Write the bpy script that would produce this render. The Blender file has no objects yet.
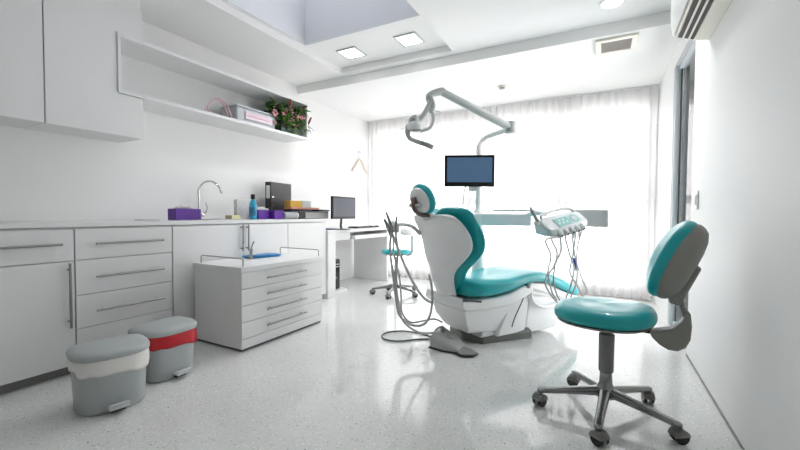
import bpy, bmesh, math, random
from mathutils import Vector, Matrix, noise
random.seed(7)
sc = bpy.context.scene
COL = sc.collection
PI = math.pi
V = Vector

# ------------------------------------------------------------------ camera
F = 379.3
yaw, pit, rol = [math.radians(a) for a in (28.1, 1.7, .38)]
fw = V((-math.sin(yaw)*math.cos(pit), math.cos(yaw)*math.cos(pit), -math.sin(pit)))
rt0 = V((math.cos(yaw), math.sin(yaw), 0)); up0 = rt0.cross(fw)
RT = math.cos(rol)*rt0 + math.sin(rol)*up0
UP = math.cos(rol)*up0 - math.sin(rol)*rt0
CP = V((0, 0, 1.0))
cd = bpy.data.cameras.new('camera'); cam = bpy.data.objects.new('camera', cd); COL.objects.link(cam)
cd.sensor_width = 36; cd.lens = 36*F/800; cd.clip_start = .02
m = Matrix((RT, UP, -fw)).transposed().to_4x4(); m.translation = CP; cam.matrix_world = m
sc.camera = cam

def ray(px, py): return fw + (px-400)/F*RT - (py-225)/F*UP
def P(px, py, d): return CP + ray(px, py)*d                       # point at a depth in metres
def PA(px, py, ax, v):                                            # point on the plane axis = v
    r = ray(px, py); return CP + r*((v-CP[ax])/r[ax])
def YX(px, X): return PA(px, 215, 0, X).y

# ------------------------------------------------------------------ materials
def mat(name, col, rough=.5, metal=0, spec=.5, bump=0, bscale=60, vary=.0, coat=0, trans=0, ior=1.45, emit=None, es=0, alpha=1, sheen=0):
    m = bpy.data.materials.new(name); m.use_nodes = True
    nt = m.node_tree; b = nt.nodes['Principled BSDF']
    b.inputs['Base Color'].default_value = (*col, 1); b.inputs['Roughness'].default_value = rough
    b.inputs['Metallic'].default_value = metal; b.inputs['Specular IOR Level'].default_value = spec
    b.inputs['Coat Weight'].default_value = coat; b.inputs['Transmission Weight'].default_value = trans
    b.inputs['IOR'].default_value = ior; b.inputs['Alpha'].default_value = alpha
    if emit: b.inputs['Emission Color'].default_value = (*emit, 1); b.inputs['Emission Strength'].default_value = es
    tc = nt.nodes.new('ShaderNodeTexCoord'); n = nt.nodes.new('ShaderNodeTexNoise')
    n.inputs['Scale'].default_value = bscale; nt.links.new(tc.outputs['Object'], n.inputs['Vector'])
    if vary:
        mx = nt.nodes.new('ShaderNodeMix'); mx.data_type = 'RGBA'
        mx.inputs[6].default_value = (*[c*(1-vary) for c in col], 1); mx.inputs[7].default_value = (*[min(1, c*(1+vary)) for c in col], 1)
        nt.links.new(n.outputs['Fac'], mx.inputs[0]); nt.links.new(mx.outputs[2], b.inputs['Base Color'])
    mr = nt.nodes.new('ShaderNodeMapRange'); mr.inputs[3].default_value = max(.01, rough-.01); mr.inputs[4].default_value = rough+.01
    nt.links.new(n.outputs['Fac'], mr.inputs[0]); nt.links.new(mr.outputs[0], b.inputs['Roughness'])
    if bump:
        bp = nt.nodes.new('ShaderNodeBump'); bp.inputs['Strength'].default_value = bump; bp.inputs['Distance'].default_value = .004
        nt.links.new(n.outputs['Fac'], bp.inputs['Height']); nt.links.new(bp.outputs[0], b.inputs['Normal'])
    return m

M = {}
M['wall'] = mat('wall_paint', (.84, .84, .835), .55, bump=.04, bscale=180, vary=.006)
M['ceil'] = mat('ceiling_paint', (.86, .86, .855), .7, bump=.02, bscale=160, vary=.006)
M['laminate'] = mat('white_laminate', (.765, .77, .765), .34)
M['lavender_light'] = mat('coffer_bluish_light_tint', (.66, .675, .70), .6)  # bluish light of the coffer put into its wall colour
M['laminate_dark'] = mat('shadow_gap_grey', (.10, .10, .10), .6)
M['plinth'] = mat('plinth_grey', (.24, .24, .23), .4)
M['counter'] = mat('solid_worktop', (.74, .75, .745), .3)
M['steel'] = mat('brushed_steel', (.30, .295, .285), .32, 1)
M['chrome'] = mat('chrome', (.62, .62, .63), .16, 1)
M['alu'] = mat('grey_aluminium', (.56, .62, .64), .4, .2)
M['chair_alu'] = mat('satin_cast_aluminium', (.27, .27, .265), .24, .9)
M['teal'] = mat('teal_vinyl', (.004, .375, .405), .34, bump=.06, bscale=420, coat=.25)
M['white_pl'] = mat('white_plastic', (.80, .81, .81), .3, coat=.2)
M['light_grey'] = mat('light_grey_plastic', (.56, .58, .58), .38)
M['mid_grey'] = mat('mid_grey_plastic', (.34, .35, .34), .42)
M['lamp_grey'] = mat('lamp_grey_plastic', (.46, .48, .475), .35)
M['mid_grey2'] = mat('pedal_grey_plastic', (.42, .43, .42), .45)
M['console_white'] = mat('console_pale_grey', (.62, .65, .65), .3)
M['blue_label'] = mat('bottle_label_blue', (.04, .20, .34), .4, vary=.7, bscale=60)
M['taupe'] = mat('taupe_grey_plastic', (.26, .26, .235), .5, bump=.05, bscale=300)
M['hub_grey'] = mat('grey_gas_lift_sleeve', (.20, .20, .19), .5)
M['bin_grey'] = mat('bin_grey_plastic', (.42, .45, .45), .45, bump=.03, bscale=200)
M['hose'] = mat('grey_rubber_hose', (.46, .48, .48), .5)
M['hose_dark'] = mat('dark_rubber_hose', (.12, .125, .12), .5)
M['dark'] = mat('dark_charcoal', (.018, .018, .022), .38)
M['black'] = mat('gloss_black', (.006, .006, .008), .12)
M['base_grey'] = mat('base_plate_grey', (.15, .155, .14), .5, bump=.03, bscale=200)
M['purple'] = mat('purple_card', (.10, .022, .28), .45, vary=.15, bscale=18)
M['tissue'] = mat('tissue_paper', (.85, .83, .78), .8, bump=.2, bscale=60)
M['red'] = mat('red_plastic_film', (.50, .012, .022), .32, bump=.5, bscale=24)
M['film'] = mat('white_plastic_film', (.78, .76, .73), .32, bump=.5, bscale=22)
M['blue_pad'] = mat('blue_tray', (.03, .26, .56), .4, vary=.12, bscale=20)
M['blue_liq'] = mat('blue_mouthwash', (.02, .36, .55), .12, coat=.5)
M['clear'] = mat('clear_plastic', (.78, .82, .84), .12, trans=.55, ior=1.3)
M['bin_clear'] = mat('frosted_plastic', (.66, .70, .73), .35, trans=.25, ior=1.3)
M['pink'] = mat('pink_cord', (.66, .36, .42), .5)
M['lilac'] = mat('lilac_label', (.78, .66, .74), .5)
M['orange'] = mat('orange_card', (.62, .36, .06), .5, vary=.1)
M['salmon'] = mat('salmon_card', (.70, .30, .25), .5)
M['leaf'] = mat('leaf_green', (.045, .14, .03), .45, vary=.4, bscale=30)
M['leaf3'] = mat('leaf_bronze', (.09, .05, .035), .5, vary=.4, bscale=30)
M['leaf2'] = mat('leaf_light_green', (.12, .24, .035), .45, vary=.3, bscale=30)
M['flower'] = mat('flower_pink', (.60, .30, .34), .5, vary=.2, bscale=50)
M['flower_red'] = mat('flower_dark_red', (.22, .012, .025), .45, vary=.2, bscale=50)
M['basket'] = mat('planter_dark', (.07, .10, .09), .5, vary=.3, bscale=40)
M['wood'] = mat('pale_wood', (.72, .60, .50), .5, vary=.12, bscale=30)
M['cream'] = mat('cream_plastic', (.74, .72, .64), .4)
M['vent'] = mat('vent_grille_grey', (.40, .37, .34), .6)
M['beige'] = mat('beige_trim', (.62, .50, .42), .5)
M['brown'] = mat('headrest_bracket_brown', (.16, .11, .10), .35, .5)
M['mint'] = mat('mint_panel', (.25, .52, .50), .35)
M['screen'] = mat('medical_screen_face', (.035, .075, .14), .22, emit=(.10, .17, .28), es=.35)
M['pc_screen'] = mat('desk_screen_face', (.09, .095, .12), .28)
M['lamp_em'] = mat('lamp_diffuser', (.9, .9, .9), .5, emit=(1, .99, .97), es=6)
M['blue_clip'] = mat('blue_plastic', (.01, .05, .28), .4)
M['shadow'] = mat('slot_black', (.02, .02, .02), .6)
M['pad_blue'] = mat('navy_desk_pad', (.07, .09, .20), .6)
M['label'] = mat('white_paper', (.75, .75, .72), .6)
M['print_grey'] = mat('printed_card', (.62, .62, .62), .6, vary=.25, bscale=45)
M['yellow'] = mat('pale_yellow', (.75, .70, .42), .5)

# terrazzo floor
m = mat('terrazzo_floor', (.60, .61, .60), .09, coat=.0); M['floor'] = m
nt = m.node_tree; b = nt.nodes['Principled BSDF']
tc = nt.nodes.new('ShaderNodeTexCoord')
def speck(scale, thr, base_sock, colr, seed):
    mp = nt.nodes.new('ShaderNodeMapping'); mp.inputs['Location'].default_value = (seed, seed*.7, 0)
    vo = nt.nodes.new('ShaderNodeTexVoronoi'); vo.inputs['Scale'].default_value = scale
    nt.links.new(tc.outputs['Object'], mp.inputs[0]); nt.links.new(mp.outputs[0], vo.inputs['Vector'])
    lt = nt.nodes.new('ShaderNodeMath'); lt.operation = 'LESS_THAN'; lt.inputs[1].default_value = thr
    nt.links.new(vo.outputs['Distance'], lt.inputs[0])
    sep = nt.nodes.new('ShaderNodeSeparateColor'); nt.links.new(vo.outputs['Color'], sep.inputs[0])
    gt = nt.nodes.new('ShaderNodeMath'); gt.operation = 'GREATER_THAN'; gt.inputs[1].default_value = .5
    nt.links.new(sep.outputs[0], gt.inputs[0])
    mu = nt.nodes.new('ShaderNodeMath'); mu.operation = 'MULTIPLY'
    nt.links.new(lt.outputs[0], mu.inputs[0]); nt.links.new(gt.outputs[0], mu.inputs[1])
    mx = nt.nodes.new('ShaderNodeMix'); mx.data_type = 'RGBA'
    nt.links.new(mu.outputs[0], mx.inputs[0]); nt.links.new(base_sock, mx.inputs[6]); mx.inputs[7].default_value = (*colr, 1)
    return mx.outputs[2]
base = nt.nodes.new('ShaderNodeRGB'); base.outputs[0].default_value = (.70, .71, .695, 1)
s = speck(70, .28, base.outputs[0], (.58, .59, .58), 1.3)
s = speck(46, .20, s, (.46, .47, .46), 5.1)
s = speck(55, .28, s, (.85, .85, .84), 9.7)
s = speck(20, .085, s, (.22, .23, .23), 3.3)
nt.links.new(s, b.inputs['Base Color'])

# sheer curtain cloth
m = bpy.data.materials.new('sheer_curtain'); m.use_nodes = True; M['sheer'] = m
nt = m.node_tree; nt.nodes.clear()
out = nt.nodes.new('ShaderNodeOutputMaterial')
df = nt.nodes.new('ShaderNodeBsdfDiffuse'); tl = nt.nodes.new('ShaderNodeBsdfTranslucent'); tp = nt.nodes.new('ShaderNodeBsdfTransparent')
for n_ in (df, tl): n_.inputs[0].default_value = (.94, .935, .932, 1)
wv = nt.nodes.new('ShaderNodeTexNoise'); wv.inputs['Scale'].default_value = 300
t2 = nt.nodes.new('ShaderNodeTexCoord'); nt.links.new(t2.outputs['Object'], wv.inputs['Vector'])
m1 = nt.nodes.new('ShaderNodeMixShader'); m1.inputs[0].default_value = .72
nt.links.new(df.outputs[0], m1.inputs[1]); nt.links.new(tl.outputs[0], m1.inputs[2])
mr = nt.nodes.new('ShaderNodeMapRange'); mr.inputs[3].default_value = .22; mr.inputs[4].default_value = .32
nt.links.new(wv.outputs['Fac'], mr.inputs[0])
m2 = nt.nodes.new('ShaderNodeMixShader'); nt.links.new(mr.outputs[0], m2.inputs[0])
nt.links.new(m1.outputs[0], m2.inputs[1]); nt.links.new(tp.outputs[0], m2.inputs[2]); nt.links.new(m2.outputs[0], out.inputs[0])
# opal skylight pane
m = bpy.data.materials.new('opal_glass'); m.use_nodes = True; M['opal'] = m
nt = m.node_tree; nt.nodes.clear()
out = nt.nodes.new('ShaderNodeOutputMaterial'); df = nt.nodes.new('ShaderNodeBsdfDiffuse'); tl = nt.nodes.new('ShaderNodeBsdfTranslucent')
df.inputs[0].default_value = (.8, .8, .82, 1); tl.inputs[0].default_value = (.76, .75, .755, 1)
nz = nt.nodes.new('ShaderNodeTexNoise'); nz.inputs['Scale'].default_value = 4
mr = nt.nodes.new('ShaderNodeMapRange'); mr.inputs[3].default_value = .44; mr.inputs[4].default_value = .50; nt.links.new(nz.outputs['Fac'], mr.inputs[0])
mx = nt.nodes.new('ShaderNodeMixShader'); nt.links.new(mr.outputs[0], mx.inputs[0]); nt.links.new(df.outputs[0], mx.inputs[1]); nt.links.new(tl.outputs[0], mx.inputs[2]); nt.links.new(mx.outputs[0], out.inputs[0])
# window glass
m = bpy.data.materials.new('window_glass'); m.use_nodes = True; M['glass'] = m
nt = m.node_tree; nt.nodes.clear()
out = nt.nodes.new('ShaderNodeOutputMaterial'); tp = nt.nodes.new('ShaderNodeBsdfTransparent'); gl = nt.nodes.new('ShaderNodeBsdfGlossy')
tp.inputs[0].default_value = (.97, .955, .95, 1); gl.inputs['Roughness'].default_value = .02
fr = nt.nodes.new('ShaderNodeFresnel'); fr.inputs[0].default_value = 1.3
mx = nt.nodes.new('ShaderNodeMixShader'); nt.links.new(fr.outputs[0], mx.inputs[0])
nt.links.new(tp.outputs[0], mx.inputs[1]); nt.links.new(gl.outputs[0], mx.inputs[2]); nt.links.new(mx.outputs[0], out.inputs[0])

# ------------------------------------------------------------------ mesh helpers
def B(): return bmesh.new()
def box(bm, x0, x1, y0, y1, z0, z1):
    vs = [bm.verts.new((x, y, z)) for x in (x0, x1) for y in (y0, y1) for z in (z0, z1)]
    for f in ((0,1,3,2), (4,6,7,5), (0,4,5,1), (2,3,7,6), (0,2,6,4), (1,5,7,3)): bm.faces.new([vs[i] for i in f])
    return bm
def obox(bm, c, ax, ay, az, sx, sy, sz):
    c, ax, ay, az = V(c), V(ax).normalized(), V(ay).normalized(), V(az).normalized()
    vs = [bm.verts.new(c + ax*sx*i/2 + ay*sy*j/2 + az*sz*k/2) for i in (-1,1) for j in (-1,1) for k in (-1,1)]
    for f in ((0,1,3,2), (4,6,7,5), (0,4,5,1), (2,3,7,6), (0,2,6,4), (1,5,7,3)): bm.faces.new([vs[i] for i in f])
    return bm
def loft(bm, loops, cap=True, closed=True):
    rs = [[bm.verts.new(p) for p in l] for l in loops]; n = len(rs[0])
    for a, b_ in zip(rs, rs[1:]):
        for i in range(n if closed else n-1): bm.faces.new((a[i], a[(i+1) % n], b_[(i+1) % n], b_[i]))
    if cap: bm.faces.new(list(reversed(rs[0]))); bm.faces.new(rs[-1])
    return bm
def basis(d):
    d = V(d).normalized(); a = V((0, 0, 1)) if abs(d.z) < .9 else V((1, 0, 0))
    u = d.cross(a).normalized(); return u, d.cross(u).normalized()
def cyl(bm, p0, p1, r0, r1=None, seg=24):
    p0, p1 = V(p0), V(p1); r1 = r0 if r1 is None else r1; u, w = basis(p1-p0)
    return loft(bm, [[p + (u*math.cos(2*PI*k/seg)+w*math.sin(2*PI*k/seg))*r for k in range(seg)] for p, r in ((p0, r0), (p1, r1))])
def smooth_path(pts, n=8):
    pts = [V(p) for p in pts]
    if len(pts) < 3: return pts
    q = [pts[0]*2-pts[1]] + pts + [pts[-1]*2-pts[-2]]; o = []
    for i in range(1, len(q)-2):
        a, b_, c, d = q[i-1:i+3]
        for k in range(n):
            t = k/n; o.append(.5*((2*b_)+(c-a)*t+(2*a-5*b_+4*c-d)*t*t+(3*b_-a-3*c+d)*t**3))
    return o + [pts[-1]]
def tube(bm, pts, r, seg=10, n=8, sm=True, flat=1.0, rs=None):
    p = smooth_path(pts, n) if sm else [V(x) for x in pts]
    L = []; u = None; N = len(p)
    for i in range(N):
        d = (p[min(i+1, N-1)] - p[max(i-1, 0)]).normalized()
        if u is None: u, w = basis(d)
        else:
            u = (u - d*u.dot(d)).normalized(); w = d.cross(u)
        if rs:
            t = i/(N-1)*(len(rs)-1); k = min(int(t), len(rs)-2); rr = rs[k]*(1-(t-k))+rs[k+1]*(t-k)
        else: rr = r
        L.append([p[i] + u*math.cos(2*PI*k/seg)*rr + w*math.sin(2*PI*k/seg)*rr*flat for k in range(seg)])
    return loft(bm, L)
def lathe(bm, c, prof, seg=32, sx=1, sy=1):
    c = V(c)
    return loft(bm, [[c + V((math.cos(2*PI*k/seg)*r*sx, math.sin(2*PI*k/seg)*r*sy, z)) for k in range(seg)] for r, z in prof])
def ell(bm, c, ax, ay, az, seg=24, rings=12):
    c, ax, ay, az = V(c), V(ax), V(ay), V(az); L = []
    for i in range(rings+1):
        th = PI*(.03 + .94*i/rings)
        L.append([c + az*math.cos(th) + (ax*math.cos(2*PI*k/seg)+ay*math.sin(2*PI*k/seg))*math.sin(th) for k in range(seg)])
    return loft(bm, L)
def prism(bm, poly, vec):
    poly = [V(p) for p in poly]; vec = V(vec)
    return loft(bm, [poly, [p+vec for p in poly]])
def obj(name, bm, mt, parent=None, bev=0, sub=0, angle=35, flat=False, origin=None, solid=0, seg=2):
    bmesh.ops.remove_doubles(bm, verts=bm.verts, dist=1e-6)
    bmesh.ops.recalc_face_normals(bm, faces=bm.faces)
    xs = [v.co for v in bm.verts]
    lo = V([min(c[i] for c in xs) for i in range(3)]); hi = V([max(c[i] for c in xs) for i in range(3)])
    o0 = V(origin) if origin else V(((lo.x+hi.x)/2, (lo.y+hi.y)/2, lo.z))
    bmesh.ops.translate(bm, verts=bm.verts, vec=-o0)
    for f in bm.faces: f.smooth = not flat
    me = bpy.data.meshes.new(name); bm.to_mesh(me); bm.free()
    if not flat and not sub: me.set_sharp_from_angle(angle=math.radians(angle))
    me.materials.append(M[mt] if isinstance(mt, str) else mt)
    o = bpy.data.objects.new(name, me); COL.objects.link(o)
    w = o0
    if parent is not None:
        o.parent = parent; w = o0 - WORLD[parent.name]
    o.location = w; WORLD[o.name] = o0
    if solid: s_ = o.modifiers.new('solid', 'SOLIDIFY'); s_.thickness = solid; s_.offset = 0
    if bev: bv = o.modifiers.new('bevel', 'BEVEL'); bv.width = bev; bv.segments = seg; bv.limit_method = 'ANGLE'; bv.angle_limit = math.radians(40)
    if sub: sb = o.modifiers.new('subdivision', 'SUBSURF'); sb.levels = sub; sb.render_levels = sub
    return o
WORLD = {}
def tag(o, label, cat=None, group=None):
    o['label'] = label
    if cat: o['category'] = cat
    if group: o['group'] = group
    return o
def thing(name, label, cat, loc, group=None):
    o = bpy.data.objects.new(name, None); COL.objects.link(o); o.location = loc; WORLD[o.name] = V(loc)
    o.empty_display_size = .1
    return tag(o, label, cat, group)
def struct(name, bm, mt, parent=None, **k):
    o = obj(name, bm, mt, parent, **k)
    if parent is None: o['kind'] = 'structure'
    return o

# ------------------------------------------------------------------ room shell
LX, RX, BY, FY = -3.43, .55, 5.40, -1.9
ZC, ZL, YS = 2.60, 2.50, 3.65
struct('floor', box(B(), LX-.15, RX+.15, FY-.1, BY+.2, -.12, 0), 'floor')
struct('wall_left', box(B(), LX-.15, LX, FY-.1, BY+.2, 0, 3.3), 'wall')
struct('wall_front', box(B(), LX, RX, FY-.1, FY, 0, 3.3), 'wall')
# right wall with the glazed door opening
DY0, DY1, DZ = 3.34, 4.25, 2.34
bm = B(); box(bm, RX, RX+.15, FY-.1, DY0, 0, 3.3); box(bm, RX, RX+.085, DY1, BY+.2, 0, 3.3); box(bm, RX, RX+.15, DY0, DY1, DZ, 3.3)
struct('wall_right', bm, 'wall')
# back wall: solid round one wide window
WX0, WX1, WZ0, WZ1 = -3.39, .52, .10, 2.34
bm = B(); box(bm, LX, WX0, BY, BY+.2, 0, 3.3); box(bm, WX1, RX, BY, BY+.2, 0, 3.3)
box(bm, WX0, WX1, BY, BY+.2, WZ1, 3.3); box(bm, WX0, WX1, BY, BY+.2, 0, WZ0)
struct('wall_back', bm, 'wall')
# ceilings: low strip at the window, main ceiling with a shallow tray and a skylight well in it
TX0, TX1, TY1 = -2.68, -1.33, 3.56
SX0, SX1, SY0, SY1, SZ = -2.65, -1.35, .9, 2.93, 3.15
bm = B()
box(bm, LX, RX, YS, BY, ZL, 3.2)
box(bm, LX, TX0, FY, YS, ZC, 3.2); box(bm, TX1, RX, FY, YS, ZC, 3.2)
box(bm, TX0, TX1, TY1, YS, ZC, 3.2); box(bm, TX0, TX1, FY, .3, ZC, 3.2)
struct('ceiling', bm, 'ceil', bev=.002)
bm = B(); z0, z1 = ZC+.065, 3.2
box(bm, TX0, SX0, .3, TY1, z0, z1); box(bm, SX1, TX1, .3, TY1, z0, z1)
box(bm, SX0, SX1, SY1, TY1, z0, z1); box(bm, SX0, SX1, .3, SY0, z0, z1)
struct('trim_1', bm, 'ceil')
bm = B(); hx0, hx1, hy0, hy1 = -2.65, -1.35, .9, 2.93
for a in ((LX-.15, hx0, FY-.1, BY+.2), (hx1, RX+.15, FY-.1, BY+.2), (hx0, hx1, FY-.1, hy0), (hx0, hx1, hy1, BY+.2)): box(bm, *a, 3.301, 3.36)
struct('trim_3', bm, 'wall')
# deep coffer in the tray, closed by an opal skylight pane
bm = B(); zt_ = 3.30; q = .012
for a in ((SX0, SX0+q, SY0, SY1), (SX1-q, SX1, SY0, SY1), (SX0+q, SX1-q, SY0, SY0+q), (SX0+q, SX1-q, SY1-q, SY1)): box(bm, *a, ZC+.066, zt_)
struct('trim_2', bm, 'lavender_light')  # coffer walls, tinted to carry the cool light
w2 = struct('window_2', box(B(), SX0, SX1, SY0, SY1, zt_+.001, zt_+.004), 'opal')
# window 1
bm = B()
fy0, fy1 = BY+.06, BY+.12
xs = [WX0, -2.42, -1.44, -.46, WX1]
box(bm, WX0, WX1, fy0, fy1, WZ1-.05, WZ1); box(bm, WX0, WX1, fy0, fy1, WZ0, WZ0+.05)
box(bm, WX0, WX1, fy0, fy1, 1.14, 1.24)
for x in xs:
    a = min(max(x-.035, WX0), WX1-.07)
    box(bm, a, a+.07, fy0-.005, fy1+.005, WZ0, WZ1)
w1 = struct('window_1', bm, 'white_pl')
struct('pane', box(B(), WX0+.02, WX1-.02, BY+.085, BY+.091, WZ0+.02, WZ1-.02), 'glass', w1)
# glazed door in the right wall
bm = B(); e = .045
box(bm, RX+.005, RX+.08, DY1-e, DY1, 0, DZ); box(bm, RX+.045, RX+.08, DY0, DY0+.02, 0, DZ)
box(bm, RX+.03, RX+.08, DY0, DY1-e, DZ-.035, DZ); box(bm, RX+.03, RX+.08, DY0, DY1-e, 0, .04)
d1 = struct('door_1', bm, 'alu', bev=.002)
struct('pane', box(B(), RX+.056, RX+.062, DY0+.02, DY1-e, .04, DZ-.035), 'glass', d1)
struct('seal', box(B(), RX+.045, RX+.055, DY1-e-.018, DY1-e, .04, DZ-.035), 'shadow', d1)
# outside: terrace and a neighbouring wall seen through the door
struct('floor_terrace', box(B(), RX+.15, 6.5, -1, 12, -.14, -.02), 'ceil')
# skirting line at the foot of the right wall, and left wall below the desk
struct('baseboard_right', box(B(), RX-.006, RX-.0005, FY, DY0, .001, .012), 'plinth')
struct('baseboard_back', box(B(), WX0, WX1, BY-.012, BY-.001, .001, .085), 'vent')

# curtain
def curtain():
    bm = B(); n = 620; rows = 10; x0, x1 = LX+.03, RX-.02; g = []
    for j in range(rows+1):
        z = .012 + (2.488-.012)*j/rows; r = []
        for i in range(n+1):
            x = x0+(x1-x0)*i/n
            ph = x*2*PI/.105 + 1.6*noise.noise(V((x*2.1, 0, 3.1)))*2
            a = .020+.012*noise.noise(V((x*1.7, z*.4, 9)))
            y = BY-.13 + a*math.sin(ph) + .006*math.sin(ph*2.3+z*1.1) + .012*noise.noise(V((x*3, z*.8, 1)))
            r.append(bm.verts.new((x, y, z)))
        g.append(r)
    for a_, b_ in zip(g, g[1:]):
        for i in range(n): bm.faces.new((a_[i], a_[i+1], b_[i+1], b_[i]))
    return bm
tag(obj('sheer_curtain', curtain(), 'sheer'), 'long white sheer pleated curtain covering the whole window wall', 'curtain')
tag(obj('curtain_rail', box(B(), LX+.01, RX-.01, BY-.155, BY-.105, 2.489, 2.4995), 'white_pl'), 'thin white ceiling rail carrying the sheer curtain', 'curtain rail')

# ------------------------------------------------------------------ wall cabinets and box shelf on the left wall
UX = -3.08; UZ0, UZ1 = 1.553, 2.50; YE = 1.635
SXF = UX+.012; SY0_, SY1_ = 1.465, 3.44; SZ0, SZ1 = 1.855, 2.285; bt = .028
t = thing('wall_cabinet', 'white handleless wall cabinet at the left edge, away from the box shelf', 'cabinet', (LX+.17, .5, UZ0))
obj('body', box(B(), LX+.001, UX-.022, .0, 1.058, UZ0, ZC-.001), 'laminate', t)
for a, b_ in ((.002, .527), (.531, 1.055)): obj('door', box(B(), UX-.02, UX, a, b_, UZ0, UZ1), 'laminate', t, bev=.0015)
t = thing('wall_cabinet', 'white handleless wall cabinet that meets the left end of the box shelf', 'cabinet', (LX+.17, 1.3, UZ0))
bm = B(); ny = SY0_-.002
box(bm, LX+.001, UX-.022, 1.062, ny, UZ0, ZC-.001)
box(bm, LX+.001, UX-.022, ny, YE, UZ0, SZ0-.003); box(bm, LX+.001, UX-.022, ny, YE, SZ1+.003, ZC-.001)
obj('body', bm, 'laminate', t)
bm = B(); poly = [(1.062, UZ0), (YE, UZ0), (YE, SZ0-.003), (ny, SZ0-.003), (ny, SZ1+.003), (YE, SZ1+.003), (YE, UZ1), (1.062, UZ1)]
prism(bm, [(UX-.02, y, z) for y, z in poly], (.02, 0, 0)); obj('door', bm, 'laminate', t)

t = thing('box_shelf', 'long white open box shelf on the left wall', 'shelf', ((LX+SXF)/2, 2.45, SZ0))
obj('bottom_board', box(B(), LX+.001, SXF, SY0_, SY1_, SZ0, SZ0+bt), 'laminate', t, bev=.001)
obj('top_board', box(B(), LX+.001, SXF, SY0_, SY1_, SZ1-bt, SZ1), 'laminate', t, bev=.001)
for y in (SY0_, SY1_-.02): obj('end_panel', box(B(), LX+.001, SXF, y, y+.02, SZ0+bt, SZ1-bt), 'laminate', t)
obj('back_panel', box(B(), LX+.001, LX+.012, SY0_+.02, SY1_-.02, SZ0+bt, SZ1-bt), 'laminate', t)

zb = SZ0+bt
# frosted storage boxes on the shelf
def storage(name, x0, x1, y0, y1, h, label):
    t = thing(name, label, 'storage box', ((x0+x1)/2, (y0+y1)/2, zb))
    bm = B(); tp = .012
    loft(bm, [[(x0+tp, y0+tp, zb), (x1-tp, y0+tp, zb), (x1-tp, y1-tp, zb), (x0+tp, y1-tp, zb)], [(x0, y0, zb+h-.02), (x1, y0, zb+h-.02), (x1, y1, zb+h-.02), (x0, y1, zb+h-.02)]])
    obj('tub', bm, 'bin_clear', t, bev=.012, seg=3)
    obj('lid', box(B(), x0-.006, x1+.006, y0-.006, y1+.006, zb+h-.02, zb+h), 'bin_clear', t, bev=.006)
    return t
t = storage('storage_box', -3.36, -3.12, 2.50, 3.00, .165, 'frosted plastic box with a pale pink label beside the flowers')
obj('label_card', box(B(), -3.1185, -3.1165, 2.60, 2.94, zb+.045, zb+.12), 'lilac', t)
bm = B(); box(bm, -3.1165, -3.1160, 2.62, 2.92, zb+.072, zb+.082); obj('print_line', bm, 'pink', t)
ell_b = B(); ell(ell_b, (-3.11, 2.975, zb+.08), (.012, 0, 0), (0, .02, 0), (0, 0, .022)); obj('clasp', ell_b, 'pink', t)
bm = B()
tube(bm, [(-3.14, 2.215, zb+.012), (-3.14, 2.208, zb+.07), (-3.14, 2.260, zb+.14), (-3.14, 2.335, zb+.165), (-3.14, 2.410, zb+.12), (-3.14, 2.448, zb+.05), (-3.14, 2.455, zb+.006)], .005, 8)
tube(bm, [(-3.18, 2.200, zb+.012), (-3.18, 2.238, zb+.09), (-3.18, 2.305, zb+.16), (-3.18, 2.380, zb+.155), (-3.18, 2.433, zb+.08), (-3.18, 2.440, zb+.006)], .005, 8)
box(bm, -3.20, -3.12, 2.18, 2.25, zb, zb+.014)
tag(obj('looped_cord', bm, 'pink'), 'looped pink cord lying at the left side of the frosted box', 'cord')

# flower arrangement
t = thing('flower_arrangement', 'pink and dark red flowers with green leaves in a planter on the shelf end', 'flowers', (-3.25, 3.22, zb))
bm = B(); loft(bm, [[(-3.36, 3.07, zb), (-3.12, 3.07, zb), (-3.12, 3.38, zb), (-3.36, 3.38, zb)], [(-3.38, 3.05, zb+.13), (-3.10, 3.05, zb+.13), (-3.10, 3.40, zb+.13), (-3.38, 3.40, zb+.13)]])
obj('planter', bm, 'basket', t)
def leaf(bm, p, d, L, w):
    p, d = V(p), V(d).normalized(); s_ = d.cross(V((.3, .2, 1))).normalized(); nrm = s_.cross(d).normalized(); g = []
    for i in range(6):
        k = i/5; c = p + d*L*k + nrm*(-.25*L*k*k); ww = w*math.sin(PI*min(.97, .08+k*.9))
        g.append([bm.verts.new(c - s_*ww + nrm*ww*.25), bm.verts.new(c), bm.verts.new(c + s_*ww + nrm*ww*.25)])
    for a, b_ in zip(g, g[1:]):
        for j in range(2): bm.faces.new((a[j], a[j+1], b_[j+1], b_[j]))
rnd = random.Random(3)
for mt, n in (('leaf', 190), ('leaf2', 90), ('leaf3', 60)):
    bm = B()
    for k in range(n):
        p = V((rnd.uniform(-3.34, -3.07), rnd.uniform(2.98, 3.41), zb+rnd.uniform(.06, .30)))
        d = V((rnd.uniform(-.1, 1), rnd.uniform(-1, .6), rnd.uniform(-.5, 1)))
        leaf(bm, p, d, rnd.uniform(.05, .10), rnd.uniform(.016, .032))
    if mt == 'leaf':
        for q in range(4): leaf(bm, (-3.10, 3.40, zb+.16+.02*q), (.35, .6, -.2-.35*q), .15, .012)
    o = obj('foliage', bm, mt, t, solid=.0012)
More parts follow.
